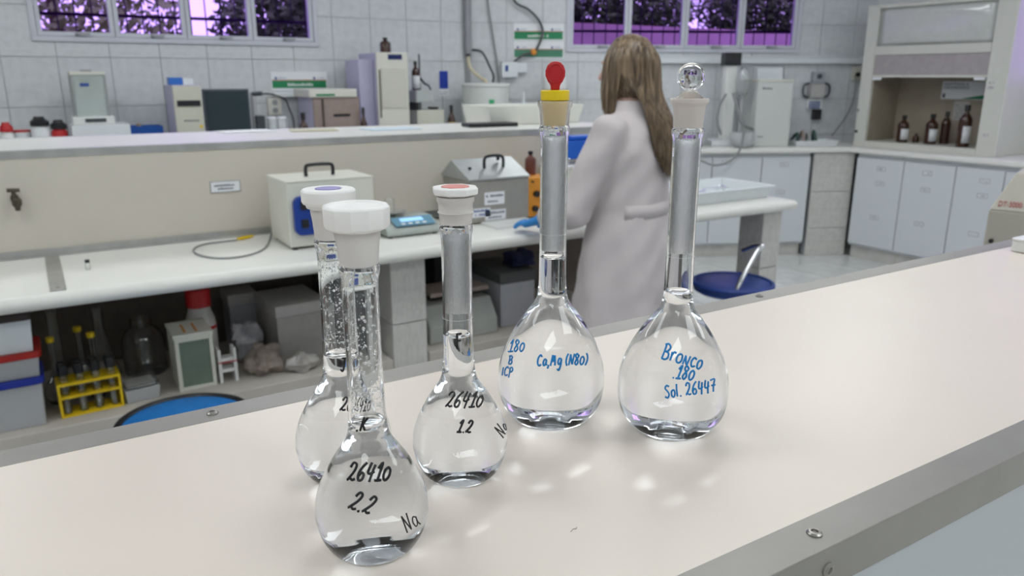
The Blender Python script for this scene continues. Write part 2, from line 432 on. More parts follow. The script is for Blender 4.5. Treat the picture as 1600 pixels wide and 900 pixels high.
# worktop with a round nose
nose = [(BY0+.045*(1-math.sin(R(a)))-.0, ZB-.045*.5+.0225*math.cos(R(a))) for a in range(180, -1, -18)]
nose = [(BY0+.0225-.0225*math.sin(R(a)), ZB-.0225-.0225*math.cos(R(a))) for a in range(0, 181, 18)]
poly = [(RY0+1.2, ZB-.045)] + nose[0:] + [(RY0+1.2, ZB)]
tag(MB().prism(poly, -2.3, BX1, 'x').build('worktop', WTOP, None, 40), 'long white round-nosed worktop of the middle bench', 'worktop')
# steel strips
a = ony(0, 400, RY0)
tag(MB().prism([(RY0-.032, ZB+.0005), (RY0-.0015, ZB+.0005), (RY0-.0015, ZB+.022), (RY0-.004, ZB+.022), (RY0-.004, ZB+.003), (RY0-.032, ZB+.003)], -2.2, RX1, 'x').build('angle_strip', ALUD, None, 0),
    'grey metal angle strip along the foot of the middle partition', 'metal strip')
c0, c1 = onz(63, 398, ZB), onz(87, 398, ZB)
xs0, xs1 = (c0.x+onz(85, 450, ZB).x)/2, (c1.x+onz(109, 450, ZB).x)/2
sp = thing('joint_strip', 'short grey metal strip laid across the worktop at far left', 'metal strip', (xs0, 0, ZB))
MB().box((0, BY0+.03, .0004), (xs1-xs0, RY0-.033, .0035)).build('strip', ALUD, sp, 0)
for y in (BY0+.06, RY0-.06): screw(sp, (xs1-xs0)/2, y, .0035, r=.006)

# supports of the bench, tiled
def pillar(label, xa, xb, ya, yb, z1, rows, frame_=None):
    t = thing('bench_pillar', label, 'pillar', (xa, ya, 0))
    W_, D_ = xb-xa, yb-ya
    MB().box((.009, .009, 0), (W_-.009, D_, z1)).build('core', GROUT, t, 0)
    for za, zb in zip(rows[:-1], rows[1:]):
        piece('tile', PTILE_ME, (.0, .0, za+.002), (W_, .009, zb-.002), t)
        piece('tile', PTILE_ME, (.0, .0095, za+.002), (.009, D_, zb-.002), t)
        piece('tile', PTILE_ME, (W_-.009, .0095, za+.002), (W_, D_, zb-.002), t)
    return t
rows = [0, .33, .65, .904]
pa, pb = ony(610, 430, 2.50), ony(664, 430, 2.50)
pillar('tiled pillar carrying the middle bench behind the front flask', pa.x, pb.x, 2.50, 2.62, .904, rows)
pa2, pb2 = ony(1194, 335, 2.455), ony(1222, 335, 2.455)
pillar('tiled pillar under the right end of the middle bench', pa2.x, pb2.x, 2.455, 2.60, .904, [0, .30, .62, .904])
pillar('tiled pillar under the left end of the middle bench', -2.2, -2.0, 2.50, 2.62, .904, rows)
# back of the knee space and low shelf
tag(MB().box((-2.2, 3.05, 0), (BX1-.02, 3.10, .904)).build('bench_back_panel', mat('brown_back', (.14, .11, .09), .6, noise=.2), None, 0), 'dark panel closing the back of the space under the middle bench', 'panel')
SZ = .52
tag(MB().box((-1.99, 2.49, SZ-.05), (pa.x-.005, 3.04, SZ)).build('low_shelf', mat('shelf_board', (.52, .48, .43), .6, noise=.12, nscale=4), None, 0, .004), 'beige low shelf full of glassware left of the tiled pillar', 'shelf')
tag(MB().box((pb.x+.005, 2.49, SZ-.05), (2.15, 3.04, SZ)).build('low_shelf', MATS['shelf_board'], None, 0, .004), 'beige low shelf under the bench beside the woman', 'shelf')
for x, lab in ((-1.9, 'plain support under the left end of the low shelf'), (.35, 'plain support under the middle of the low shelf'), (2.09, 'plain support under the shelf beside the woman')):
    tag(MB().box((x, 2.52, 0), (x+.04, 3.03, SZ-.0505)).build('shelf_support', PTILE, None, 0, .003), lab, 'support')

# ================================================================== WALL COUNTERS
top = [(X0+.01, 5.45), (3.15, 5.45), (5.95, 4.086), (5.95, 1.2), (XR-.002, 1.2), (XR-.002, 4.447), (3.29, YA-.009), (X0+.01, YA-.009)]
tag(MB().prism(top, .905, .95).build('worktop', WTOP, None, 0, .016, 4), 'white worktop running along the tiled wall and round the corner', 'worktop')
def card(parent, x, z, y, w=.075, h=.032):
    c = MB().box((x-w/2, y-.002, z-h/2), (x+w/2, y, z+h/2)).build('label_card', PAP, parent, 0)
    m = MB(); e = .004
    m.box((x-w/2, y-.0026, z-h/2), (x+w/2, y-.002, z-h/2+e)); m.box((x-w/2, y-.0026, z+h/2-e), (x+w/2, y-.002, z+h/2))
    m.box((x-w/2, y-.0026, z-h/2+e), (x-w/2+e, y-.002, z+h/2-e)); m.box((x+w/2-e, y-.0026, z-h/2+e), (x+w/2, y-.002, z+h/2-e))
    m.build('border', mat('card_border', (.20, .21, .24), .6, noise=.05), c, 0)
    dashes(MB(), x-w*.3, x+w*.3, z-.004, .009, y-.002, 7).build('print', INK, c, 0)
def cabinet(fr, label, xa, xb, face, cards, knob=None, z0=.13, z1=.87):
    t = fr.thing('base_cabinet', label, 'cabinet', xa, -face, 0)
    W_ = xb-xa
    MB().box((0, .022, z0-.02), (W_, face-.03, .903)).build('body', CABW, t, 0)
    MB().box((0, .06, 0), (W_, .08, z0-.02)).build('plinth', PTILE, t, 0)
    d = MB().box((.003, 0, z0), (W_-.003, .02, z1)).build('door', CABW, t, 0, .002)
    for px, py in cards:
        cx, cz = fr.at(px, py, face); card(d, cx-xa, cz, 0)
    if knob:
        MB().cyl((knob*W_, 0, .55), .012, .025, 14, axis='y').build('knob', GRY, d, 35)
    return t
fB = .575
e = [FB.at(px, 300, fB)[0] for px in (1032, 1110, 1187, 1262)]
cb = [('white cabinet door behind the glass stopper and hose', []), ('white cabinet door left of the corner, below the hose loop', [(1135, 254)]), ('white cabinet door beside the tiled corner pillar', [(1225, 257), (1219, 300)])]
for k, (lab, cards) in enumerate(cb): cabinet(FB, lab, e[k]+.001, e[k+1]-.001, fB, cards)
for k in range(3):
    cabinet(FB, ['white cabinet hidden behind the woman, first of three', 'white cabinet hidden behind the woman, second of three', 'white cabinet hidden behind the woman, third of three'][k], e[0]-.46*(k+1)+.001, e[0]-.46*k-.001, fB, [])
# corner pillar
xa, xb = FB.at(1267, 300, fB+.01)[0], FB.at(1329, 300, fB+.01)[0]
t = FB.thing('corner_pillar', 'tiled pillar in the corner between the white cabinets', 'pillar', xa, -fB-.01, 0)
MB().box((.006, .009, 0), (xb-xa-.006, .30, .903)).build('core', GROUT, t, 0)
for za, zb in ((0, .25), (.25, .57), (.57, .90)): piece('tile', PTILE_ME, (0, 0, za+.002), (xb-xa, .009, zb-.002), t)
fR = XR-5.99
e = [FR.at(px, 300, fR)[0] for px in (1333, 1407, 1489, 1566)]; e.append(e[-1]+.42); e.append(e[-1]+.42)
cards = [[(1377, 264), (1375, 287), (1366, 340)], [(1449, 271), (1446, 297), (1436, 350)], [(1539, 283), (1535, 306), (1521, 366)], [], []]
labs = ['white cabinet with three paper cards next to the corner pillar', 'white cabinet with three paper cards, second from the corner pillar', 'white cabinet with paper cards half hidden by the beige instrument', 'white cabinet behind the beige instrument', 'white cabinet at the right end of the wall run']
for k in range(5): cabinet(FR, labs[k], e[k]+.001, e[k+1]-.001, fR, cards[k])

# ================================================================== FLASKS
def interp(prof, z):
    for (r0, z0), (r1, z1) in zip(prof[:-1], prof[1:]):
        if z0 <= z <= z1 and z1 > z0: return r0+(r1-r0)*(z-z0)/(z1-z0)
    return 0
def dense(prof, n=5):
    v = spline([(r, z, 0) for r, z in prof], n); return [(max(p.x, 0), p.y) for p in v]
# handwriting: strokes in a box 1 high, drawn with smooth curves
G = {
 '2': (.62, [[(.08,.72),(.22,.97),(.48,.86),(.42,.52),(.12,.12),(.05,.06),(.2,.14),(.4,.04),(.6,.10)]]),
 '6': (.62, [[(.55,.98),(.28,.72),(.10,.34),(.20,.03),(.44,.06),(.50,.30),(.32,.44),(.14,.26)]]),
 '4': (.62, [[(.22,.98),(.10,.46),(.30,.38),(.56,.50)], [(.52,.86),(.42,.40),(.36,-.08)]]),
 '1': (.50, [[(.12,.66),(.36,.98),(.32,.5),(.26,.02)], [(.02,.02),(.26,.01),(.54,.04)]]),
 'i': (.30, [[(.08,.62),(.24,.98),(.20,.5),(.14,.02)]]),
 '0': (.60, [[(.36,.72),(.14,.60),(.08,.24),(.26,.02),(.48,.20),(.50,.54),(.32,.72),(.22,.66)]]),
 '8': (.58, [[(.46,.82),(.24,.98),(.12,.76),(.34,.52),(.46,.24),(.28,.02),(.10,.20),(.26,.50),(.48,.76),(.40,.90)]]),
 '7': (.58, [[(.08,.90),(.30,.96),(.54,.94),(.36,.5),(.28,.0)], [(.14,.50),(.34,.50),(.54,.52)]]),
 '.': (.30, [[(.12,.06),(.16,.02),(.12,-.02)]]),
 ',': (.28, [[(.14,.10),(.14,-.04),(.06,-.22)]]),
 ' ': (.30, []),
 '(': (.34, [[(.28,1.0),(.12,.70),(.10,.30),(.26,-.04)]]),
 ')': (.34, [[(.06,1.0),(.24,.70),(.24,.30),(.06,-.04)]]),
 'N': (.62, [[(.06,.0),(.12,.5),(.16,.95)], [(.16,.95),(.30,.5),(.46,.06)], [(.46,.06),(.52,.5),(.60,.98)]]),
 'a': (.56, [[(.46,.52),(.26,.60),(.10,.34),(.20,.06),(.40,.18),(.48,.54)], [(.48,.54),(.46,.24),(.58,.06)]]),
 'C': (.60, [[(.54,.80),(.36,.98),(.12,.74),(.08,.34),(.26,.06),(.54,.16)]]),
 'M': (.76, [[(.06,.0),(.14,.5),(.20,.94)], [(.20,.94),(.32,.36),(.46,.90)], [(.46,.90),(.54,.5),(.60,.02)]]),
 'g': (.56, [[(.46,.56),(.24,.62),(.10,.36),(.22,.12),(.40,.24),(.48,.58)], [(.48,.58),(.46,.0),(.30,-.40),(.10,-.26)]]),
 'B': (.66, [[(.14,.96),(.14,.5),(.10,.02)], [(.02,.92),(.30,1.0),(.54,.82),(.40,.56),(.20,.50)], [(.20,.50),(.52,.44),(.58,.16),(.36,.0),(.08,.04)]]),
 'r': (.46, [[(.08,.58),(.12,.30),(.12,.02)], [(.12,.34),(.26,.60),(.46,.56)]]),
 'O': (.62, [[(.34,.62),(.12,.46),(.12,.14),(.34,.02),(.54,.20),(.50,.52),(.32,.62)]]),
 'n': (.58, [[(.06,.02),(.10,.60)], [(.10,.58),(.28,.2),(.42,.04)], [(.42,.04),(.50,.62)]]),
 'c': (.50, [[(.46,.52),(.24,.62),(.08,.34),(.22,.04),(.48,.12)]]),
 'S': (.62, [[(.56,.86),(.32,.98),(.12,.78),(.34,.54),(.50,.28),(.32,.02),(.04,.14)]]),
 'o': (.50, [[(.30,.58),(.10,.44),(.12,.10),(.32,.02),(.46,.26),(.40,.52),(.26,.58)]]),
 'l': (.28, [[(.14,1.0),(.12,.5),(.14,.02)]]),
 'P': (.60, [[(.12,.9),(.12,.4),(.10,-.12)], [(.06,.84),(.34,.94),(.50,.70),(.34,.48),(.14,.46)]]),
 'I': (.28, [[(.14,.9),(.12,.45),(.14,.05)]]),
 'K': (.62, [[(.14,.96),(.12,.5),(.10,.0)], [(.52,.92),(.30,.62),(.16,.48)], [(.16,.48),(.34,.26),(.56,.02)]]),
 'F': (.56, [[(.14,.96),(.13,.5),(.12,.0)], [(.14,.94),(.32,.94),(.54,.98)], [(.14,.52),(.30,.52),(.46,.56)]]),
 'J': (.56, [[(.10,.96),(.32,.96),(.56,.96)], [(.40,.96),(.40,.4),(.30,.04),(.08,.18)]]),
}
def writing(name, flask, axis, prof, text, px, py, size, rot, m, rad=.0005, slant=.12, track=.06, label=None, wid=.72):
    """pen strokes lying on the round glass; centre of the text given as it is seen on the bulb"""
    tot = sum(G[c][0]+track for c in text)-track
    mb = MB(); x = -tot/2; cr, sr = math.cos(R(rot)), math.sin(R(rot))
    def hit(X, Y):
        d = ray(X, Y); t = .15; prev = None
        while t < .9:
            p = CAM+d*t-axis; z = p.z; r = math.hypot(p.x, p.y); rr = interp(prof, z) if 0 <= z <= prof[-1][1] else -1
            if rr > 0 and r <= rr:
                lo, hi = t-.002, t
                for _ in range(18):
                    mid = (lo+hi)/2; p = CAM+d*mid-axis
                    if math.hypot(p.x, p.y) <= interp(prof, p.z): hi = mid
                    else: lo = mid
                return CAM+d*hi-axis
            t += .002
        return None
    for c in text:
        gw, st = G[c]
        for s in st:
            pts = spline([(a, b, 0) for a, b in s], 4) if len(s) > 2 else [Vector((s[0][0]+(s[1][0]-s[0][0])*k/4, s[0][1]+(s[1][1]-s[0][1])*k/4, 0)) for k in range(5)]
            w3 = []
            for p in pts:
                u = ((x+p.x)*wid+slant*(p.y-.45))*size; v = (p.y-.45)*size
                h = hit(px+u*cr-v*sr*-1*-1, py-v*cr-u*sr) if False else hit(px+u*cr-v*sr, py-(v*cr+u*sr))
                if h is not None: w3.append(h)
            if len(w3) > 1: mb.tube(w3, rad, 6)
        x += gw+track
    o = mb.build(name, m, flask, 60)
    if label: o['label'] = label
    return o
def offset(prof, t): return [(max(r-t, 0), z) for r, z in prof]
SM_B = [(.0165, .0002), (.0190, .0007), (.0226, .0040), (.0260, .0105), (.0278, .0180), (.0280, .0225), (.0275, .0280), (.0256, .0350), (.0223, .0420), (.0183, .0490), (.0146, .0545), (.0117, .0590), (.0100, .0635), (.0093, .0690), (.0089, .0760)]
LG_B = [(.0215, .0002), (.0248, .0008), (.0298, .0050), (.0345, .0135), (.0364, .0225), (.0367, .0300), (.0358, .0390), (.0332, .0480), (.0290, .0580), (.0236, .0675), (.0180, .0755), (.0136, .0815), (.0109, .0860), (.0097, .0910), (.0092, .1000)]
def flask(label, base_px, big, zj, level, group, ring, drops, skip_fog=False):
    ax = onz(*base_px, ZR); ax.z = ZR
    t = thing('volumetric_flask', label, 'flask', ax, 0, group)
    B = LG_B if big else SM_B; rn = .0088 if big else .0084; th = .0011
    body = dense(B, 5)
    outer = body + [(rn+.0001, B[-1][1]+.02), (rn, zj-.012), (rn+.0002, zj-.007), (rn+.0010, zj-.004), (rn+.0010, zj-.0015), (rn+.0004, zj)]
    inn = []
    for k, (r, z) in enumerate(body):
        a = body[max(k-1, 0)]; b = body[min(k+1, len(body)-1)]; tx, tz = b[0]-a[0], b[1]-a[1]; L = math.hypot(tx, tz)
        inn.append((r-th*tz/L, max(z+th*tx/L, .0016)))
    inn = [q for q in inn if q[1] > .0016]
    inner = [(inn[0][0]*.8, .0017)] + inn + [(rn-th, B[-1][1]+.02), (rn-th, zj)]
    rl = interp(inner, level)
    # glass: outside, rim and the empty upper part of the bore; below the level its inner face is the face it shares with the solution
    prof = [(0, .0015), (B[0][0]*.6, .0009), (B[0][0]*.94, .0003)] + outer + [q for q in inner if q[1] > level+.0005][::-1] + [(rl, level)]
    MB().lathe(prof, 64).build('glass_body', GLASS, t, 60)
    wet = [(0, .0024), (inner[0][0]*.55, .0020)] + [q for q in inner if q[1] < level-.0005] + [(rl, level)]
    men = [(rl, level), (rl*.93, level-.0003), (rl*.78, level-.0009), (rl*.45, level-.0013), (0, level-.0014)]
    m = MB().lathe(wet + men[1:], 64); me = m.mesh('solution'); me.materials.append(WETWALL); me.materials.append(WATER)
    for pg in me.polygons:
        if all((me.vertices[i].co.z > level-.0016 and math.hypot(me.vertices[i].co.x, me.vertices[i].co.y) < rl+.00001) for i in pg.vertices): pg.material_index = 1
    link('solution', me, t, 60)
    # engraved level ring
    if ring: MB().tube([((rn+.0002)*math.cos(2*math.pi*k/40), (rn+.0002)*math.sin(2*math.pi*k/40), ring) for k in range(40)], .00013, 5, True).build('level_mark', WTXT, t, 60)
    # condensation inside the neck
    if drops:
        n, z0, z1, s0, s1 = drops; rnd = random.Random(n); m = MB(); ico = MB().ell((0, 0, 0), (1, 1, 1), 7, 5)
        for _ in range(n):
            a = rnd.uniform(0, 2*math.pi); z = z0+(z1-z0)*rnd.random()**1.3; s = s0+(s1-s0)*rnd.random()**3
            M = Matrix.Translation(((rn-th)*math.cos(a), (rn-th)*math.sin(a), z)) @ Matrix.Rotation(a, 4, 'Z') @ Matrix.Diagonal((s*.55, s, s*rnd.uniform(.9, 1.4), 1))
            m.add([M @ p for p in ico.v], ico.f)
        o = m.build('condensation', WATER, t, 60); o['kind'] = 'stuff'
    if drops and not skip_fog:
        z0, z1 = drops[1]+.002, zj-.006
        r0 = rn-th-.00005
        MB().lathe([(r0, z0), (r0, (z0+z1)/2), (r0, z1), (r0-.00025, z1), (r0-.00025, z0)], 48).build('condensation_film', FOG, t, 60)
    outer_all = [(B[0][0]*.94, .0003)] + outer
    return t, ax, outer_all, rn
GS = 'volumetric flasks on the near partition'
# front flask
t, ax, pf, rn = flask('volumetric flask with broad white cap, marked 26410 2.2 Na, nearest the camera', (585, 850), False, .1475, .0700, GS, .083, (650, .074, .143, .0002, .0009), True)
j = .1475
MB().lathe([(rn+.0004, j), (rn+.0013, j+.010), (rn+.0021, j+.0135), (rn+.0021, j+.0155), (rn+.0006, j+.0155), (rn-.0004, j+.010), (rn-.0011, j)], 48).build('ground_joint', FROST, t, 40)
s = MB().lathe([(0, j-.001), (rn-.0013, j-.001), (rn+.0004, j+.0154), (0, j+.0154)], 32).build('stopper_plug', PEW, t, 40)
c = MB().lathe([(0, j+.0157), (.0120, j+.0157), (.0146, j+.0170), (.0150, j+.0180), (.0152, j+.0262), (.0144, j+.0272), (.0130, j+.0272), (.0118, j+.0262), (.0060, j+.0262), (.0045, j+.0268), (0, j+.0268)], 12).build('stopper_cap', PEW, t, 25, .0006)
writing('writing', t, ax, pf, '26410', 578, 738, 29, 0, PENK, .00068, slant=.25, label='black handwriting 26410')
writing('writing', t, ax, pf, '2.2', 567, 787, 30, -16, PENK, .00068, slant=.3, label='black handwriting 2.2')
writing('writing', t, ax, pf, 'Na', 641, 815, 28, 30, PENK, .00038, slant=.1, label='black handwriting Na')
writing('writing', t, ax, pf, '.K', 566, 663, 22, 0, PENK, .0006, slant=.3, label='black handwriting K')
# flask F
t, ax, pf, rn = flask('volumetric flask with thin octagonal white cap and red inset, marked 26410 1.2', (720, 738), False, .1525, .0885, GS, .0985, (260, .100, .147, .00010, .00032))
j = .1525
MB().lathe([(rn+.0004, j), (rn+.0010, j+.0055), (rn+.0017, j+.0062), (rn+.0010, j+.0072), (rn+.0012, j+.0110), (rn+.0020, j+.0125), (rn+.0020, j+.0150), (rn+.0004, j+.0150), (rn-.0011, j)], 48).build('ground_joint', FROST, t, 40)
MB().lathe([(0, j+.0008), (rn-.0013, j+.0008), (rn+.0001, j+.0148), (0, j+.0148)], 32).build('stopper_plug', PEW, t, 40)
c = MB().lathe([(0, j+.0153), (.0098, j+.0153), (.0128, j+.0163), (.0130, j+.0195), (.0122, j+.0200), (.0085, j+.0202), (.0080, j+.0196), (0, j+.0196)], 8).build('stopper_cap', PEW, t, 20, .0004)
MB().lathe([(0, j+.0197), (.0076, j+.0197), (.0076, j+.0203), (0, j+.0203)], 32).build('inset', PNKT, c, 30)
writing('writing', t, ax, pf, '26410', 727, 625, 25, 0, PENK, .0006, slant=.3, label='black handwriting 26410')
writing('writing', t, ax, pf, '1.2', 727, 667, 20, -4, PENK, .00068, slant=.25, label='black handwriting 1.2')
writing('writing', t, ax, pf, 'Na', 785, 670, 22, 50, PENK, .00045, slant=.1, label='black handwriting Na')
writing('writing', t, ax, pf, 'F', 717, 534, 25, -4, PENK, .0006, slant=-.1, label='black letter F on the neck')
# flask J
t, ax, pf, rn = flask('volumetric flask with ribbed white cap and violet inset, half hidden behind the nearest one', (541, 738), False, .1445, .0765, GS, .086, (700, .080, .139, .0002, .0007), True)
j = .1445
MB().lathe([(rn+.0004, j), (rn+.0012, j+.010), (rn+.0019, j+.0145), (rn+.0019, j+.0165), (rn+.0004, j+.0165), (rn-.0011, j)], 48).build('ground_joint', FROST, t, 40)
MB().lathe([(0, j-.001), (rn-.0013, j-.001), (rn+.0002, j+.0164), (0, j+.0164)], 32).build('stopper_plug', PEW, t, 40)
c = MB().lathe([(0, j+.0168), (.0122, j+.0168), (.0126, j+.0185), (.0140, j+.0192), (.0146, j+.0205), (.0147, j+.0260), (.0138, j+.0270), (.0080, j+.0272), (.0074, j+.0266), (0, j+.0266)], 20).build('stopper_cap', PEW, t, 20, .0003)
MB().lathe([(0, j+.0267), (.0070, j+.0267), (.0070, j+.0273), (0, j+.0273)], 32).build('inset', BLIN, c, 30)
writing('writing', t, ax, pf, '26410', 558, 632, 22, 0, PENK, .0006, slant=.3, label='black handwriting 26410')
writing('writing', t, ax, pf, 'J', 536, 571, 22, 0, PENK, .0006, slant=.1, label='black letter J on the neck')
# yellow-red stopper
t, ax, pf, rn = flask('large volumetric flask with red and yellow stopper, marked Ca Mg in blue', (860, 650), True, .2005, .1155, GS, .131, (420, .118, .150, .00012, .00032))
j = .2005
MB().lathe([(rn+.0002, j), (rn+.0010, j+.0095), (rn+.0022, j+.0125), (rn+.0022, j+.0150), (rn+.0012, j+.0150), (rn-.0002, j+.0110), (rn-.0011, j)], 48).build('ground_joint', FROSTC, t, 40)
s = MB().lathe([(0, j-.0005), (rn-.0022, j-.0005), (rn-.0005, j+.0148), (0, j+.0148)], 32).build('stopper_plug', YPLUG, t, 40)
s = MB().lathe([(0, j+.0152), (.0086, j+.0152), (.0090, j+.0158), (.0091, j+.0208), (.0086, j+.0216), (0, j+.0216)], 40).build('stopper_collar', YSTOP, t, 30, .0003)
# oval red grip facing the camera
m = MB(); gy = .0021
ov = [(.0030, 0), (.0028, .0030), (.0046, .0052), (.0061, .0085), (.0062, .0118), (.0051, .0149), (.0032, .0167), (.0012, .0174)]
poly = ov + [(-x, z) for x, z in ov[::-1]]
m.prism(poly, -gy, gy, 'y'); m.move(Matrix.Translation((0, 0, j+.0214)) @ Matrix.Rotation(-R(34), 4, 'Z'))
g = m.build('stopper_grip', RED, t, 50, .0012, 3)
m = MB(); m.tube([(.0048*math.cos(2*math.pi*k/28), -gy-.0001, .0100+.0056*math.sin(2*math.pi*k/28)) for k in range(28)], .00035, 6, True)
m.move(Matrix.Translation((0, 0, j+.0214)) @ Matrix.Rotation(-R(34), 4, 'Z')); m.build('rim', RED, g, 60)
writing('writing', t, ax, pf, 'Ca,Mg (N80)', 879, 563, 18, 2, PENB, .00066, slant=.15, label='blue handwriting Ca, Mg (N80)')
writing('writing', t, ax, pf, '180', 808, 541, 19, 0, PENB, .0006, slant=.2, label='blue handwriting 180')
writing('writing', t, ax, pf, 'B', 798, 563, 13, -4, PENB, .0006, slant=.1, label='blue handwriting B')
writing('writing', t, ax, pf, 'ICP', 793, 581, 15, -4, PENB, .0006, slant=.1, label='blue handwriting ICP')
# clear glass stopper
t, ax, pf, rn = flask('large volumetric flask with clear glass disc stopper, marked Bronco 180 in blue', (1047, 665), True, .2000, .0960, GS, .1195, (380, .120, .185, .00010, .0003))
j = .2000
MB().lathe([(rn+.0002, j), (rn+.0010, j+.0125), (rn+.0016, j+.0140), (rn+.0030, j+.0152), (rn+.0031, j+.0168), (rn+.0024, j+.0176), (rn+.0008, j+.0176), (rn, j+.0140), (rn-.0011, j)], 48).build('ground_joint', mat('pinkish_ground_glass', (.94, .89, .85), .32, trans=.6, ior=1.35), t, 40)
s = MB().lathe([(0, j-.0005), (rn-.0016, j-.0005), (rn-.0002, j+.0172), (rn-.0014, j+.0185), (.0055, j+.0205), (.0030, j+.0225), (0, j+.0228)], 40).build('stopper_plug', mat('tinted_ground_glass', (.92, .86, .80), .25, trans=.8, ior=1.45), t, 50)
m = MB().lathe([(0, -.0021), (.0066, -.0021), (.0078, -.0027), (.0083, -.0016), (.0083, .0016), (.0078, .0027), (.0066, .0021), (0, .0021)], 40, (0, 0, 0), 'y')
M = Matrix.Translation((0, 0, j+.0300)) @ Matrix.Rotation(-R(45), 4, 'Z'); m.move(M)
g = m.build('stopper_grip', GLASS, t, 40)
m = MB().tube([(.0034*math.cos(R(a)), -.0022, .0034*math.sin(R(a))) for a in range(50, 290, 12)], .0004, 6); m.move(M)
o = m.build('embossed_letter', GRY, g, 60); o['label'] = 'letter C on the glass grip'
writing('writing', t, ax, pf, 'BrOnco', 1067, 558, 25, -16, PENB, .00066, slant=.05, label='blue handwriting Bronco')
writing('writing', t, ax, pf, '.180', 1069, 583, 22, -8, PENB, .00066, slant=.15, label='blue handwriting 180')
writing('writing', t, ax, pf, 'Sol. 26447', 1078, 608, 20, 8, PENB, .0006, slant=.05, label='blue handwriting Sol. 26447')

# ================================================================== THINGS ON THE MIDDLE BENCH
def handle_bar(parent, x0, x1, y, z, h, r, m=BLK, name='handle'):
    pts = spline([(x0, y, z), (x0, y, z+h*.75), (x0+h*.35, y, z+h), (x1-h*.35, y, z+h), (x1, y, z+h*.75), (x1, y, z)], 5)
    return MB().tube(pts, r, 10).build(name, m, parent, 50)
# white unit with blue panel
P = onz(455, 392, ZB); yf = P.y; xa = P.x; xb = ony(585, 330, yf).x; yb = min(onz(427, 373, ZB).y, RY0-.05); h = zat(xa, yf, 286)-ZB
t = thing('pump_unit', 'white lab unit with black carrying handle and blue front panel', 'lab equipment', (xa, yf, ZB)); W_ = xb-xa; D_ = yb-yf
MB().box((0, 0, .010), (W_, D_, h)).build('housing', BEIW, t, 0, .004)
for fx in (.02, W_-.02):
    for fy in (.02, D_-.02): MB().cyl((fx, fy, 0), .010, .0095, 12).build('foot', BLK, t, 35)
MB().box((-.002, -.002, h), (W_+.004, D_+.002, h+.003)).build('lid', BEIW, t, 0, .001)
q0 = ony(457, 330, yf); q1 = ony(541, 330, yf); z0, z1 = zat(q0.x, yf, 368)-ZB, zat(q0.x, yf, 307)-ZB
bp = MB().prism(rrect(q0.x-xa, z0, q1.x-xa, z1, .025), -.022, -.0005, 'y').build('control_panel', BLU, t, 40, .004)
for k in (.30, .76): MB().box((q0.x-xa+.022, -.029, z0+(z1-z0)*k-.013), (q0.x-xa+.046, -.0225, z0+(z1-z0)*k+.016)).build('switch', BLK, bp, 0, .002)
MB().cyl((q0.x-xa+.085, -.022, (z0+z1)/2), .018, .012, 20, axis='y').build('knob', BLK, bp, 40)
hx0, hx1 = ony(478, 270, yf+.12).x-xa, ony(520, 268, yf+.12).x-xa
handle_bar(t, hx0, hx1, .12, h+.0025, .040, .0065)
MB().cyl((W_, .03, h-.02), .006, .008, 10, axis='x').build('latch', CHROME, t)
# balance and beaker
P = onz(606, 374, ZB); yf = P.y; xa = P.x; xb = ony(690, 358, yf).x; W_ = xb-xa
t = thing('balance', 'grey-green electronic balance with blue display beside the white unit', 'balance', (xa, yf, ZB))
MB().prism([(0, .006), (.20, .006), (.20, .058), (.085, .062), (.012, .032), (0, .022)], 0, W_, 'x').build('housing', mat('balance_grey', (.42, .46, .43), .4, noise=.05), t, 0, .007, 3)
for fx in (.02, W_-.02):
    for fy in (.02, .18): MB().cyl((fx, fy, 0), .009, .006, 10).build('foot', BLK, t, 35)
m = MB().box((W_*.18, .014, 0), (W_*.92, .074, .003)); Mx = Matrix.Translation((0, 0, .0335)) @ Matrix.Rotation(math.atan2(.030, .073), 4, 'X') @ Matrix.Translation((0, 0, .0004)); m.move(Mx)
kp = m.build('keypad', mat('keypad_blue', (.13, .30, .42), .3, noise=.06), t, 0)
m = MB().box((W_*.32, .040, .0032), (W_*.74, .064, .0044)).move(Mx); m.build('display', mat('lcd', (.3, .55, .8), .2, emit=(.32, .58, .85), estr=.7, noise=.02), kp, 0)
for k in range(4): MB().box((W_*(.30+.13*k), .020, .0032), (W_*(.37+.13*k), .030, .0046)).move(Mx).build('button', WPL2, kp, 0)
MB().cyl((W_*.36, .135, .058), .012, .018, 14).build('pan_support', GRY, t)
MB().lathe([(0, .074), (.050, .074), (.054, .078), (.054, .082), (.051, .082), (.049, .079), (0, .079)], 36, (W_*.36, .135, 0)).build('weighing_pan', ALUD, t, 40)
tag(MB().lathe([(0, 0), (.0165, 0), (.018, .002), (.018, .048), (.0195, .051), (.0180, .0515), (.0168, .048), (.0168, .003), (0, .002)], 32, (xa+W_*.30, yf+.13, ZB+.0794)).build('beaker', LABG, None, 50), 'small glass beaker standing on the balance pan', 'beaker')
# water bath
P = onz(735, 352, ZB); yf = P.y; xa = P.x; xb = ony(826, 330, yf).x; W_ = xb-xa; h = zat(xa, yf, 284)-ZB; xc = ony(862, 330, yf).x-xa
D_ = min(.27, RY0-.045-yf)
t = thing('water_bath', 'steel water bath with gable lid, paper labels and orange control box', 'lab equipment', (xa, yf, ZB))
STE = mat('bath_steel', (.40, .385, .34), .42, metal=.35, noise=.08); LID = mat('bath_lid', (.46, .48, .48), .35, metal=.6, noise=.08)
MB().box((0, 0, .006), (W_, D_, h)).build('tank', STE, t, 0, .003)
for fx in (.03, W_-.03):
    for fy in (.03, D_-.03): MB().cyl((fx, fy, 0), .012, .0055, 10).build('foot', BLK, t, 35)
ap = .075
l = MB().prism([(-.006, h+.001), (D_+.004, h+.001), (D_+.004, h+.008), (D_*.62, h+ap), (-.006, h+.008)], -.006, W_+.003, 'x').build('lid', LID, t, 0, .002)
hy = D_*.30; hz = h+.008+(ap-.008)*(hy/(D_*.62))
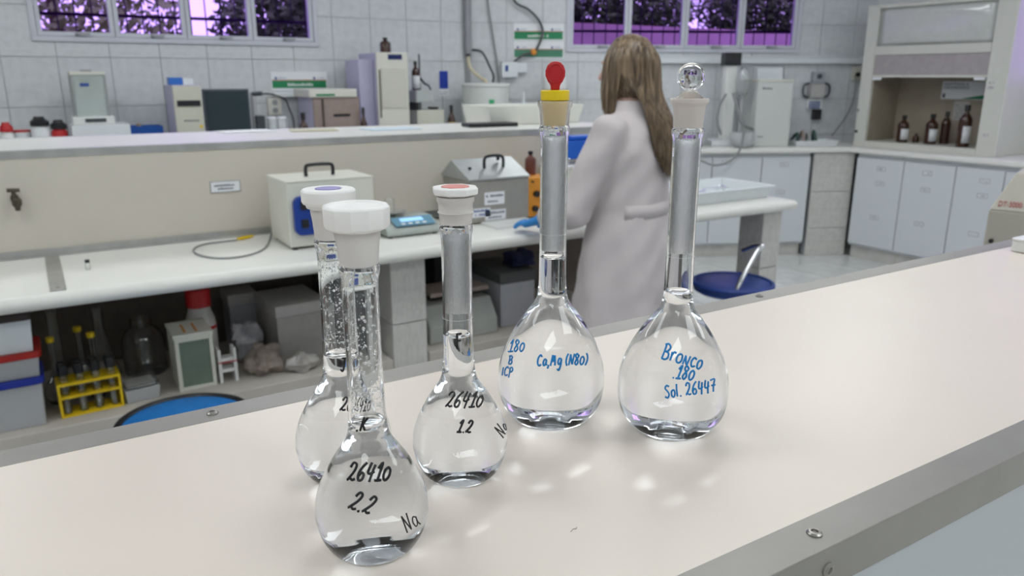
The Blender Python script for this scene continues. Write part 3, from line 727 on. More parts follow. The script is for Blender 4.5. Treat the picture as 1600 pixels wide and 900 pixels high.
a0, a1 = ony(757, 272, yf+hy).x-xa, ony(786, 270, yf+hy).x-xa
handle_bar(l, a0, a1, hy, hz-.004, .052, .0065)
MB().lathe([(0, 0), (.007, 0), (.007, .012), (.013, .014), (.013, .026), (0, .026)], 14, (a1-.004, hy+.035, hz+.025)).build('vent_knob', BLK, l)
MB().cyl((ony(734, 264, yf+hy).x-xa, hy, hz-.002), .007, .010, 12).build('screw', BLK, l)
cb = MB().box((W_+.001, .004, .006), (xc, D_*.9, h-.004)).build('control_box', ORA, t, 0, .003)
MB().box((W_+.002, .006, 0), (xc-.002, D_*.88, .0055)).build('base_pad', BLK, t, 0)
for px, py, r in ((838, 303, .013), (836, 326, .013), (832, 284, .004)):
    q = ony(px, py, yf); MB().cyl((q.x-xa, .004, q.z-ZB), r, .014, 16, axis='y').build('knob', BLK, cb, 40)
for x0, x1, y0, y1 in ((757, 788, 301, 321), (758, 790, 329, 345), (737, 766, 327, 341)):
    q = ony(x0, y1, yf); q2 = ony(x1, y0, yf); ax0, ax1, az0, az1 = q.x-xa, q2.x-xa, zat(q.x, yf, y1)-ZB, zat(q.x, yf, y0)-ZB
    c = MB().box((ax0, -.0015, az0), (ax1, -.0002, az1)).build('paper_label', PAP, t, 0)
    m = MB(); dashes(m, ax0+.006, ax1-.006, az0+(az1-az0)*.62, .009, -.0015, 8); dashes(m, ax0+.014, ax1-.02, az0+(az1-az0)*.2, .007, -.0015, 6); m.build('print', INK if x0 != 737 else INKB, c, 0)
bathx, bathy, bathtop = xa+W_+(xc-W_)*.62, yf+.10, ZB+h-.0035
def bottle(name, label, loc, r, h, body=AMB, cap=BLK, label_m=AMBL, group=None, lab=(.12, .55), neck=.36, n=24):
    t = thing(name, label, 'bottle', loc, 0, group); s = h*.62; rn = r*neck
    MB().lathe([(0, .001), (r*.9, 0), (r, r*.1), (r, s), (r*.93, s+h*.06), (r*.6, s+h*.14), (rn, s+h*.19), (rn, h*.86), (0, h*.86)], n).build('body', body, t, 40)
    MB().lathe([(0, h*.862), (rn*1.25, h*.862), (rn*1.25, h*.99), (rn*1.1, h), (0, h)], 16).build('cap', cap, t, 40)
    if label_m:
        a, b = lab; k = 14
        v = [((r+.0006)*math.cos(-2.6+2.6*i/k-.3), (r+.0006)*math.sin(-2.6+2.6*i/k-.3), z) for z in (h*a, h*b) for i in range(k+1)]
        o = MB().add(v, [(i, i+1, i+k+2, i+k+1) for i in range(k)]).build('label', label_m, t, 60)
        s_ = o.modifiers.new('thick', 'SOLIDIFY'); s_.thickness = .0005; s_.offset = 1
    return t
bottle('reagent_bottle', 'small brown bottle with black cap standing on the orange control box', (bathx, bathy, bathtop), .024, .10, mat('rust_brown', (.16, .05, .035), .4, noise=.2), BLK, None)
# white tile and blue-filled white box
A = onz(757, 353, ZB)
t = thing('sample_tray', 'flat white tray under the blue gloved hand', 'tray', (A.x, A.y-.055, ZB))
MB().prism(rrect(0, -.045, .215, .085, .008), 0, .006).build('base', WPL, t, 0, .001)
m = MB()
for q in ((0, -.045, .215, -.038), (0, .078, .215, .085), (0, -.038, .007, .078), (.208, -.038, .215, .078)): m.box((q[0], q[1], .006), (q[2], q[3], .011))
m.build('rim', WPL, t, 0, .001)
yf = 2.80; q0, q1 = ony(868, 300, yf), ony(934, 300, yf); h = zat(q0.x, yf, 260)-ZB
t = thing('storage_box', 'white box behind the woman carrying a blue bin', 'box', (q0.x, yf, ZB))
MB().box((0, 0, 0), (q1.x-q0.x, .13, h-.016)).build('body', BEIW, t, 0, .003)
MB().box((-.005, -.005, h-.0155), (q1.x-q0.x+.005, .135, h)).build('lid', WPL, t, 0, .003)
bx0, bx1 = ony(884, 240, yf+.03).x, ony(926, 235, yf+.03).x; zb = ZB+h
t = thing('blue_bin', 'blue plastic bin on the white box left of the woman', 'bin', (bx0, yf+.03, zb))
bh = zat(bx0, yf+.03, 221)-zb
MB().add([(.004, .0, .022), (bx1-bx0-.004, 0, .022), (bx1-bx0-.004, .08, .022), (.004, .08, .022), (-.004, -.006, bh), (bx1-bx0+.004, -.006, bh), (bx1-bx0+.004, .086, bh), (-.004, .086, bh)],
         [(0, 3, 2, 1), (4, 5, 6, 7), (0, 1, 5, 4), (1, 2, 6, 5), (2, 3, 7, 6), (3, 0, 4, 7)]).build('tub', mat('bright_blue_plastic', (.01, .12, .60), .35, noise=.08), t, 0, .004)
MB().box((.03, .01, bh+.001), (bx1-bx0+.012, .07, bh+.022)).build('lid', MATS['bright_blue_plastic'], t, 0, .006)
for k in (.012, bx1-bx0-.016):
    MB().tube(spline([(k, -.006, 0.0), (k, -.008, .028), (k+.002, .03, .036), (k, .075, .028), (k, .078, 0.0)], 5), .003, 8).build('stand_leg', CHROME, t)
# vial
q = onz(138, 421, ZB); t = thing('sample_vial', 'tiny clear vial with black cap alone on the worktop at left', 'vial', (q.x, q.y, ZB))
MB().lathe([(0, 0), (.0065, 0), (.007, .001), (.007, .018), (.0045, .021), (.0045, .022), (.004, .022), (.004, .020), (.006, .017), (.006, .002), (0, .002)], 18).build('glass', LABG, t, 50)
MB().lathe([(0, .0221), (.0068, .0221), (.0068, .031), (0, .031)], 18).build('cap', BLK, t, 40)
# probe on its cable
pts = [onz(a, b, ZB+.004) for a, b in ((424, 366), (417, 384), (400, 395), (370, 402), (335, 403), (308, 397), (303, 389), (318, 382), (345, 378), (371, 375))]
t = thing('cable_probe', 'looped grey cable with yellow probe tip lying left of the white unit', 'probe', pts[-1].copy()); t.location.z = ZB
o0 = Vector((pts[-1].x, pts[-1].y, ZB))
MB().tube([p-o0 for p in spline(pts, 6)], .0032, 8).build('cable', CABLE, t, 60)
e1 = onz(396, 369, ZB+.006)-o0
e1.z = .0075; e0 = Vector((0, 0, .0075)); MB().tube([e0, e0.lerp(e1, .3), e0.lerp(e1, .7), e1], [.0042, .0065, .0065, .0035], 10).build('grip', YEL, t, 50)
# printed card and tap on the partition
q0, q1 = ony(329, 301, RY0), ony(375, 282, RY0); zz0, zz1 = zat(q0.x, RY0, 302), zat(q0.x, RY0, 284)
t = thing('wall_card', 'small framed paper card on the cream partition', 'sign', (q0.x, RY0, zz0)); w1, h1 = q1.x-q0.x, zz1-zz0
MB().box((0, -.0005, 0), (w1, .0025, h1)).build('paper', PAP, t, 0)
m = MB(); e2 = .003
for r_ in ((0, 0, w1, e2), (0, h1-e2, w1, h1), (0, e2, e2, h1-e2), (w1-e2, e2, w1, h1-e2)): m.box((r_[0], -.0015, r_[1]), (r_[2], -.0005, r_[3]))
m.build('border', GRY, t, 0)
m = MB(); dashes(m, .014, w1-.014, h1*.52, .008, -.0005, 11); dashes(m, .026, w1-.026, h1*.24, .008, -.0005, 6); m.build('print', INK, t, 0)
q = ony(22, 303, RY0); zc = zat(q.x, RY0, 308)
t = thing('bench_tap', 'dark weathered tap on the cream partition at far left', 'tap', (q.x, RY0, zc))
MB().cyl((0, .003, 0), .012, .035, 16, axis='y').build('spindle', GRIME, t)
MB().tube([(0, -.034, -.002), (0, -.04, .022)], .006, 10).build('stem', GRIME, t)
MB().tube([(-.018, -.04, .028), (.018, -.04, .026)], .0065, 10).build('cross_handle', GRIME, t)
MB().lathe([(0, -.045), (.007, -.044), (.009, -.032), (.014, -.026), (.015, -.010), (.010, -.002), (0, -.002)], 18, (.004, -.034, .004)).build('outlet', GRIME, t)
# tray at the right end
A = onz(1085, 321, ZB); B_ = onz(1200, 308, ZB)
ty = min(A.y, B_.y); t = thing('wash_tray', 'white plastic tray with wares at the right end of the middle bench', 'tray', (A.x-.05, ty, ZB))
W_, D_, hh = B_.x-A.x+.04, .30, .062; th = .005
def tub(x0, y0, x1, y1, z0, z1, fl, th):
    a = [(x0, y0), (x1, y0), (x1, y1), (x0, y1)]; b = [(x0-fl, y0-fl), (x1+fl, y0-fl), (x1+fl, y1+fl), (x0-fl, y1+fl)]
    ai = [(x0+th, y0+th), (x1-th, y0+th), (x1-th, y1-th), (x0+th, y1-th)]; bi = [(x0-fl+th, y0-fl+th), (x1+fl-th, y0-fl+th), (x1+fl-th, y1+fl-th), (x0-fl+th, y1+fl-th)]
    v = [(*p, z0) for p in a]+[(*p, z1) for p in b]+[(*p, z1) for p in bi]+[(*p, z0+th) for p in ai]
    f = [(3, 2, 1, 0), (12, 13, 14, 15)]
    for s in range(0, 12, 4): f += [(s+i, s+(i+1) % 4, s+4+(i+1) % 4, s+4+i) for i in range(4)]
    return MB().add(v, f)
tub(0, 0, W_, D_, 0, hh, .018, th).build('basin', WPL2, t, 0, .003)
m = MB()
for x0, y0, x1, y1 in ((-.028, -.028, W_+.028, -.018), (-.028, D_+.018, W_+.028, D_+.028), (-.028, -.018, -.018, D_+.018), (W_+.018, -.018, W_+.028, D_+.018)): m.box((x0, y0, hh-.008), (x1, y1, hh))
m.build('rim', WPL2, t, 0, .002)
tub(.02, .06, W_-.14, D_-.03, 0, .03, .01, .003).move(Matrix.Translation((A.x-.05, ty, ZB+.0052)))
for k, (fx, fy, L, r, an) in enumerate(((.20, .14, .10, .015, 20), (.30, .20, .09, .018, -35), (.38, .12, .07, .02, 70))):
    if fx < W_-.05:
        tag(MB().lathe([(0, 0), (r, 0), (r, L*.8), (r*1.2, L), (r*1.1, L), (r*.9, L*.8), (r*.9, .003), (0, .003)], 20, (0, 0, 0), 'x').move(Matrix.Translation((A.x-.05+fx, ty+fy, ZB+.0055+r*1.2)) @ Matrix.Rotation(R(an), 4, 'Z')).build('glass_tube', LABG, None, 50),
            ['clear glass cup lying at the left of the white tray', 'clear glass cup lying in the middle of the white tray', 'clear glass cup lying at the right of the white tray'][k], 'cup')
# small valve at the bench end
q = onx(1222, 348, BX1); t = thing('side_valve', 'small dark violet knob at the right end of the middle bench', 'knob', (pb2.x, 2.52, zat(pb2.x, 2.52, 348)))
MB().cyl((0, 0, 0), .008, .02, 12, axis='x').build('spindle', GRIME, t); MB().ell((.032, 0, 0), (.018, .022, .022)).build('knob', mat('violet_knob', (.10, .06, .14), .4, noise=.1), t, 60)

# ------------------------------------------------------------------ stools
def stool(label, x, y, z, r, seat_m, rim_m, back=None):
    t = thing('lab_stool', label, 'stool', (x, y, 0)); 
    MB().lathe([(0, z-.045), (r*.9, z-.045), (r*.985, z-.036), (r, z-.018), (r*.985, z-.004), (r*.93, z+.001), (r*.5, z+.004), (0, z+.005)], 48).build('seat', seat_m, t, 50)
    MB().tube([((r+.001)*math.cos(2*math.pi*k/48), (r+.001)*math.sin(2*math.pi*k/48), z-.003) for k in range(48)], .011, 8, True).build('seat_rim', rim_m, t, 60)
    MB().cyl((0, 0, .30), .022, z-.345, 16).build('column', CHROME, t)
    MB().tube([(.17*math.cos(2*math.pi*k/32), .17*math.sin(2*math.pi*k/32), .24) for k in range(32)], .009, 8, True).build('foot_ring', CHROME, t, 60)
    for k in range(4):
        a = R(45+90*k); MB().tube([(.015*math.cos(a), .015*math.sin(a), .32), (.17*math.cos(a), .17*math.sin(a), .24), (.23*math.cos(a), .23*math.sin(a), .008)], .011, 8).build('leg', CHROME, t, 60)
    if back: MB().tube(spline([Vector(p)-Vector((x, y, 0)) for p in back], 6), .012, 10).build('back_tube', CHROME, t, 60)
    return t
stool('round stool with bright blue seat and black rim at lower left', .262, 2.165, .60, .172, SEATC, BLK)
bk = [ony(px, py, 2.30) for px, py in ((1143, 480), (1154, 447), (1170, 415), (1184, 391), (1192, 384))]
bk = [Vector((bk[0].x-.02, 2.26, .555))] + bk + [Vector((bk[-1].x+.02, 2.36, bk[-1].z-.01)), Vector((bk[-1].x+.03, 2.44, bk[-1].z-.05))]
stool('dark blue stool with bent chrome tube at the bench end', 2.715, 2.40, .60, .180, SEATB, SEATB, bk)

# ================================================================== UNDER THE BENCH
def storage_tub(label, x0, x1, yf, z0, h, lid_h, body, lidm, dy=.16, taper=.008):
    t = thing('storage_tub', label, 'container', ((x0+x1)/2, yf+dy/2, z0), 0, 'tubs stacked under the bench'); w2 = (x1-x0)/2
    tub(-w2+taper, -dy/2+taper, w2-taper, dy/2-taper, 0, h-lid_h, taper*.7, .003).build('body', body, t, 0, .004)
    MB().prism(rrect(-w2-.006, -dy/2-.006, w2+.006, dy/2+.006, .02), h-lid_h+.0003, h).build('lid', lidm, t, 40, .003)
    return t
x1 = ony(74, 640, 2.53).x; x0 = x1-.235; z = SZ
h1 = zat(x1, 2.53, 588)-SZ
storage_tub('clear tub with blue lid at the bottom of the stack', x0, x1, 2.53, z, h1, .022, CLEARF, mat('blue_lid', (.01, .03, .33), .4, noise=.08))
xr_ = ony(64, 570, 2.53).x; h2 = zat(xr_, 2.53, 548)-SZ-h1
storage_tub('clear tub with red lid in the middle of the stack', xr_-.215, xr_, 2.53, z+h1, h2, .020, CLEARF, mat('red_lid', (.45, .02, .015), .4, noise=.08))
xr2 = ony(52, 520, 2.53).x; h3 = .9-SZ-h1-h2
h3 = zat(xr2, 2.53, 488)-SZ-h1-h2
storage_tub('white tub with dark lid on top of the stack', xr2-.20, xr2, 2.53, z+h1+h2, h3, .022, WPL2, mat('brown_lid', (.05, .035, .03), .5, noise=.1))
# yellow rack with vials
A = onz(97, 655, SZ); B_ = onz(195, 634, SZ); an = math.atan2(B_.y-A.y, B_.x-A.x); W_ = (B_-A).length; D_ = .085
rh = zat(A.x, A.y, 603)-SZ
t = thing('vial_rack', 'yellow plastic rack holding black-capped vials under the bench', 'rack', (A.x, A.y, SZ), an)
sp_ = W_/4
def plate(z0, z1, holes):
    m = MB(); ys = [0, .014, .036, .050, .072, D_]; xs = [0]
    for k in range(4): xs += [sp_*k+sp_*.5-.0125, sp_*k+sp_*.5+.0125]
    xs.append(W_)
    for i in range(len(xs)-1):
        for jj in range(5):
            if holes and i % 2 == 1 and jj % 2 == 1: continue
            m.box((xs[i], ys[jj], z0), (xs[i+1], ys[jj+1], z1))
    return m
plate(rh-.008, rh, True).build('top_plate', YEL, t, 0)
plate(rh*.55, rh*.55+.006, True).build('middle_plate', YEL, t, 0)
MB().box((0, 0, 0), (W_, D_, .006)).build('bottom_plate', YEL, t, 0, .001)
for x in (0, W_-.007): MB().box((x, 0, .0065), (x+.007, D_, rh-.0085)).build('end_wall', YEL, t, 0, .001)
vp = None
for r_ in range(2):
    for k in range(4):
        lx, ly = sp_*(k+.5), (.025, .061)[r_]; c, s = math.cos(an), math.sin(an)
        loc = (A.x+lx*c-ly*s, A.y+lx*s+ly*c, SZ+.0065)
        if vp is None:
            vp = thing('capped_vial', 'x', 'vial', loc, 0, 'vials in the yellow rack')
            MB().lathe([(0, 0), (.0108, 0), (.0115, .001), (.0115, rh+.006), (.009, rh+.010), (.009, rh+.014), (.008, rh+.014), (.008, rh+.009), (.0105, rh+.005), (.0105, .002), (0, .002)], 18).build('glass', LABG, vp, 50)
            MB().lathe([(0, rh+.0142), (.0135, rh+.0142), (.0135, rh+.042), (.012, rh+.045), (0, rh+.045)], 18).build('cap', BLK, vp, 40)
            o = vp
        else: o = copy_tree(vp); o.location = loc
        o['label'] = 'black-capped vial in the yellow rack, %s row, %s from left' % (('front', 'back')[r_], ('first', 'second', 'third', 'fourth')[k])
# clear box with white rows
A = onz(200, 632, SZ); W_ = ony(250, 610, A.y).x-A.x
t = thing('pipette_tip_box', 'clear plastic box with white rows beside the yellow rack', 'box', (A.x, A.y, SZ), .12)
tub(0, 0, W_, .09, 0, .045, .004, .003).build('base', CLEARF, t, 0, .002)
for k in range(4): MB().box((.006, .008+.02*k, .047), (W_-.006, .020+.02*k, .054)).build('row', WPL, t, 0, .001)
m = MB(); m.box((-.004, -.004, .0555), (W_+.004, .094, .059)); m.build('lid', CLEAR, t, 0)
# white cabinet-like frame with glass front
A = onz(282, 613, SZ); yf = A.y; xa = A.x; xb = ony(340, 600, yf).x; h = zat(xa, yf, 532)-SZ; W_ = xb-xa
t = thing('gel_tank', 'white frame unit with dark green glass front and orange marks on top', 'lab equipment', (xa, yf, SZ))
m = MB(); e2 = .012
for q in ((0, 0, e2, h), (W_-e2, 0, W_, h), (e2, h-e2, W_-e2, h), (e2, 0, W_-e2, e2)): m.box((q[0], 0, q[1]), (q[2], .014, q[3]))
m.build('front_frame', BEIW, t, 0, .001)
MB().box((e2, .006, e2), (W_-e2, .010, h-e2)).build('glass_front', mat('green_glass', (.16, .21, .17), .15, noise=.1), t, 0)
m = MB(); m.box((0, .0145, 0), (.006, .16, h)); m.box((W_-.006, .0145, 0), (W_, .16, h)); m.box((.006, .154, 0), (W_-.006, .16, h)); m.box((.006, .0145, 0), (W_-.006, .153, .006)); m.build('shell', BEIW, t, 0)
l = MB().box((-.004, -.002, h+.0003), (W_+.004, .165, h+.014)).build('lid', BEIW, t, 0, .002)
for k in (.3, .6): MB().box((W_*k, .02, h+.0144), (W_*k+.006, .11, h+.0165)).build('mark', ORA, l, 0)
A = onz(345, 600, SZ); 
t = thing('tube_stand', 'small white H-shaped stand beside the white frame unit', 'stand', (A.x, A.y, SZ)); W_ = ony(373, 590, A.y).x-A.x; h = zat(A.x, A.y, 548)-SZ
for x in (0, W_-.010): MB().box((x, 0, 0), (x+.010, .05, h)).build('upright', WPL, t, 0, .001)
for k in (.30, .62): MB().box((.0102, .005, h*k), (W_-.0102, .045, h*k+.012)).build('crossbar', WPL, t, 0, .001)
MB().box((-.001, -.0012, h*.60), (W_+.001, -.0002, h*.63)).build('red_line', RED, t, 0)
# bottle with red cap
A = ony(322, 540, 2.74); hb = zat(A.x, 2.74, 457)-SZ
t = thing('plastic_bottle', 'white plastic bottle with red screw cap and red stripe under the bench', 'bottle', (A.x, 2.80, SZ)); r = .052
MB().lathe([(0, 0), (r, 0), (r, hb*.55), (r*.95, hb*.62), (r*.75, hb*.72), (r*.72, hb*.78), (0, hb*.78)], 28).build('body', mat('hdpe', (.62, .60, .57), .45, noise=.04), t, 40)
MB().lathe([(0, hb*.781), (r*.8, hb*.781), (r*.8, hb*.98), (r*.72, hb), (0, hb)], 28).build('cap', RED, t, 40)
MB().lathe([(r+.0002, hb*.5), (r+.0012, hb*.5), (r+.0012, hb*.54), (r+.0002, hb*.54)], 28).build('stripe', RED, t, 40)
# glassware
def glassware(label, kind, px, py, yv, ztop_py, stop=None):
    A = ony(px, py, yv); h = zat(A.x, yv, ztop_py)-SZ
    t = thing('lab_glass', label, 'glassware', (A.x, yv, SZ), 0, 'glassware under the bench')
    if kind == 'cyl': pr = [(0, 0), (.034, 0), (.034, .006), (.017, .010), (.017, h-.006), (.021, h), (.019, h), (.0155, h-.008), (.0155, .012), (0, .012)]
    if kind == 'erl': pr = [(0, 0), (.048, 0), (.052, .006), (.046, .03), (.016, h*.72), (.016, h-.006), (.020, h), (.018, h), (.0145, h-.008), (.0145, h*.72), (.044, .03), (.049, .008), (0, .003)]
    if kind == 'vol': pr = [(0, 0), (.022, 0), (.036, .018), (.040, .036), (.034, .058), (.016, .085), (.010, .10), (.009, h-.02), (.011, h), (.0095, h), (.0075, h-.02), (.0085, .10), (.032, .058), (.038, .036), (.034, .018), (.02, .003), (0, .003)]
    if kind == 'jar': pr = [(0, 0), (.064, 0), (.070, .008), (.070, h*.62), (.056, h*.78), (.034, h*.86), (.034, h), (.031, h), (.031, h*.86), (.054, h*.77), (.067, h*.61), (.067, .01), (0, .004)]
    MB().lathe(pr, 28).build('glass', LABG, t, 50)
    if stop: MB().lathe([(0, h+.0005), (.011, h+.0005), (.012, h+.004), (.012, h+.016), (0, h+.017)], 16).build('stopper', stop, t, 40)
glassware('tall glass cylinder beside the stacked tubs', 'cyl', 96, 590, 2.76, 486)
glassware('volumetric flask with yellow stopper behind the rack, leftmost', 'vol', 89, 600, 2.70, 535, YEL)
glassware('volumetric flask with yellow stopper behind the middle of the yellow rack', 'vol', 134, 600, 2.78, 518, YEL)
glassware('volumetric flask with yellow stopper behind the right of the yellow rack', 'vol', 153, 600, 2.70, 527, YEL)
glassware('tall narrow-necked erlenmeyer right of the yellow stoppers', 'erl', 166, 590, 2.86, 482)
glassware('big round-shouldered glass jar behind the clear box', 'jar', 231, 590, 2.85, 497)
# boxes, bags and devices at the right of this shelf
def boxthing(name, label, cat, x0, x1, yf, dy, z0, zt, m, lid=None, rz=0, bev=.004):
    t = thing(name, label, cat, (x0, yf, z0), rz); hh = zt-z0
    MB().box((0, 0, 0), (x1-x0, dy, hh*(.8 if lid else 1))).build('body', m, t, 0, bev)
    if lid: MB().box((-.004, -.004, hh*.8+.0004), (x1-x0+.004, dy+.004, hh)).build('lid', lid, t, 0, bev)
    return t
x0, x1 = ony(436, 540, 2.66).x, ony(508, 530, 2.66).x
boxthing('carton', 'grey lidded box under the bench behind the two left flasks', 'box', x0, x1+.02, 2.66, .25, SZ, zat(x0, 2.66, 480), mat('grey_carton', (.36, .34, .32), .6, noise=.1), mat('grey_carton_lid', (.42, .40, .38), .6, noise=.08), .06)
x0, x1 = ony(524, 540, 2.70).x, ony(600, 520, 2.70).x
boxthing('carton', 'dark box under the bench left of the tiled pillar', 'box', x0, x1-.02, 2.70, .24, SZ, zat(x0, 2.70, 450), mat('dark_carton', (.08, .07, .065), .6, noise=.2))
def bag(label, px, py, yv, rx, ry, rz_, m, seed, zz=None, cat='bag', nm='plastic_bag'):
    A = ony(px, py, yv); rn_ = random.Random(seed); t = MB().ell((0, 0, 0), (1, 1, 1), 26, 16); v = []
    for p in t.v:
        k = 1+.16*math.sin(7*p.x+seed)+.13*math.sin(9*p.y*p.z+2*seed)+.09*rn_.uniform(-1, 1)
        v.append((p.x*rx*k, p.y*ry*k, max(p.z*rz_*k+rz_*.75, 0)))
    o = MB().add(v, t.f).build(nm, m, None, 30); o.location = (A.x, yv, (zz or SZ)+.0005); tag(o, label, cat)
bag('crumpled plastic bag of brown packets on the low shelf', 414, 585, 2.62, .065, .055, .055, mat('bag_brown', (.33, .27, .23), .3, noise=.4, nscale=30), 3)
bag('crumpled clear bag lying behind the brown packets', 388, 560, 2.80, .07, .055, .075, mat('bag_clear', (.42, .41, .43), .2, noise=.4, nscale=25), 5)
bag('small white crumpled bag at the shelf edge beside the grey box', 472, 575, 2.57, .055, .04, .035, mat('bag_white', (.48, .45, .42), .3, noise=.3, nscale=25), 8)
x0, x1 = ony(362, 520, 2.90).x, ony(404, 500, 2.90).x
boxthing('carton', 'pale lidded carton at the back of the low shelf behind the bags', 'box', x0, x1, 2.90, .12, SZ, zat(x0, 2.90, 462), mat('pale_carton', (.38, .38, .40), .6, noise=.1), MATS['grey_carton_lid'])
# devices right of the pillar
x0, x1 = ony(672, 520, 2.56).x, ony(778, 520, 2.56).x
zt = zat(x0, 2.56, 485)
t = thing('old_balance', 'pale low instrument under the bench right of the tiled pillar', 'lab equipment', (x0, 2.56, SZ)); W_ = x1-x0; hh = zt-SZ
MB().prism([(0, 0), (.22, 0), (.22, hh), (.06, hh), (0, hh*.45)], 0, W_, 'x').build('housing', mat('dull_grey', (.42, .43, .40), .5, noise=.08), t, 0, .006)
pl_ = MB().cyl((W_*.5, .13, hh), .015, .030, 12).build('pan_column', GRIME, t)
MB().box((W_*.1, .05, hh+.0305), (W_*.96, .20, hh+.048)).build('pan', BRN, t, 0, .003)
x0, x1 = ony(783, 510, 2.60).x, ony(835, 510, 2.60).x
boxthing('instrument_case', 'grey metal case with darker lid under the bench beside the woman', 'box', x0, x1, 2.60, .28, SZ, zat(x0, 2.60, 428), mat('case_grey', (.44, .44, .47), .45, noise=.06), mat('case_lid', (.10, .10, .10), .5, noise=.1))
x0, x1 = ony(690, 470, 2.80).x, ony(735, 470, 2.80).x
boxthing('instrument_case', 'black case at the back under the bench behind the red-inset flask', 'box', x0, x1, 2.86, .16, SZ, .84, mat('case_black', (.03, .03, .03), .5, noise=.2))
ctop = zat(ony(783, 510, 2.60).x, 2.60, 428)
bag('dark blue crumpled cloth on the grey metal case under the bench', 812, 425, 2.70, .075, .06, .035, mat('blue_cloth', (.02, .025, .09), .8, noise=.4, nscale=25), 12, ctop, 'cloth', 'folded_cloth')
q = onz(679, 333, ZB); tag(MB().lathe([(0, 0), (.035, 0), (.052, .008), (.058, .014), (.055, .014), (.05, .010), (.034, .004), (0, .004)], 32, (q.x-.02, min(q.y, RY0-.1)+.03, ZB+.0005)).build('shallow_dish', mat('dish_grey', (.22, .24, .22), .35, metal=.5, noise=.1), None, 50), 'shallow dark grey dish behind the electronic balance', 'dish')

# ================================================================== BACK COUNTER ALONG THE TILED WALL
ZC = .95
def cbox(fr, name, label, cat, px0, px1, pyt, off, depth, m, z0=ZC, pym=170, bev=.006, sub='housing', group=None):
    """box-like thing on a counter: columns and top read from the photograph, distance from the wall given"""
    x0, x1 = fr.at(px0, pym, off)[0], fr.at(px1, pym, off)[0]; zt = fr.at((px0+px1)/2, pyt, off)[1]
    t = fr.thing(name, label, cat, x0, -off, z0, group)
    if m: MB().box((0, 0, 0), (x1-x0, depth, zt-z0)).build(sub, m, t, 0, bev)
    return t, x1-x0, zt-z0
# bottles at far left
for px, r, top, cap, body, lab in ((8, .036, 191, RED, WPL, 'white bottle with red cap at the left edge'), (60, .052, 182, BLK, WPL2, 'white bottle with broad black cap left of the glass balance'), (90, .046, 187, BLK, RED, 'red bottle with black cap right beside the glass balance')):
    x, zt = FA.at(px, top, .35); t = FA.thing('reagent_bottle', lab, 'bottle', x, -.35, ZC); h = zt-ZC
    MB().lathe([(0, 0), (r, 0), (r, h-.075), (r*.8, h-.062), (r*.8, h-.058), (0, h-.058)], 24).build('body', body, t, 40)
    MB().lathe([(0, h-.0575), (r*1.02, h-.0575), (r*1.02, h-.03), (r*.6, h-.012), (r*.55, h), (0, h)], 24).build('cap', cap, t, 40)
x, zt = FA.at(33, 203, .30); t = FA.thing('petri_stack', 'low stack with red lid between the bottles at far left', 'container', x, -.30, ZC)
MB().lathe([(0, 0), (.05, 0), (.05, zt-ZC-.012), (0, zt-ZC-.012)], 24).build('stack', WPL2, t); MB().lathe([(0, zt-ZC-.0115), (.052, zt-ZC-.0115), (.052, zt-ZC), (0, zt-ZC)], 24).build('lid', RED, t)
# analytical balance with glass shield
t, W_, h = cbox(FA, 'analytical_balance', 'analytical balance with glass draught shield at far left', 'balance', 107, 200, 195, .44, .30, WPL2)
xa, za = FA.at(112, 195, .40); g0, g1 = FA.at(113, 150, .36)[0]-FA.at(107, 170, .44)[0], FA.at(168, 150, .36)[0]-FA.at(107, 170, .44)[0]; gt = FA.at(140, 112, .36)[1]-ZC
m = MB(); e2 = .012
for x in (g0, g1-e2):
    for y in (.05, .24): MB().box((x, y, h+.05), (x+e2, y+e2, gt-.02)).build('shield_post', GRY, t, 0)
MB().box((g0-.02, .03, h+.0003), (g1+.02, .27, h+.05)).build('weighing_deck', WPL, t, 0, .006)
MB().box((g0+.05, .026, h+.016), (g1-.03, .0295, h+.038)).build('display', DGR, t, 0)
MB().box((g0, .05, gt-.0195), (g1, .252, gt)).build('shield_top', BEIW, t, 0, .003)
MB().box(((g0+g1)/2-.03, .10, gt+.0003), ((g0+g1)/2+.03, .2, gt+.012)).build('grip', GRY, t, 0, .003)
MB().box((g0+e2, .054, h+.0503), (g1-e2, .058, gt-.02)).build('shield_pane', mat('shield_glass', (.80, .86, .84), .05, trans=.7, ior=1.1), t, 0)
MB().box((g0+.02, .243, h+.0503), (g1-.02, .247, gt-.02)).build('rear_panel', mat('shield_rear', (.50, .55, .53), .4, noise=.05), t, 0)
MB().box((g0+.05, .052, gt-.09), (g0+.10, .0535, gt-.07)).build('sticker', INKB, t, 0)
# blue folder and low items
t, W_, h = cbox(FA, 'blue_crate', 'low blue crate between the glass balance and the beige tower', 'crate', 200, 250, 197, .36, .16, None)
tub(0, 0, W_, .16, 0, h, .006, .004).build('crate', mat('royal_blue', (.01, .08, .36), .4, noise=.08), t, 0, .002); MB().box((.05, .04, .008), (W_-.12, .12, h+.012)).build('cloth', mat('tan_cloth', (.35, .27, .20), .8, noise=.2), t, 0, .004)
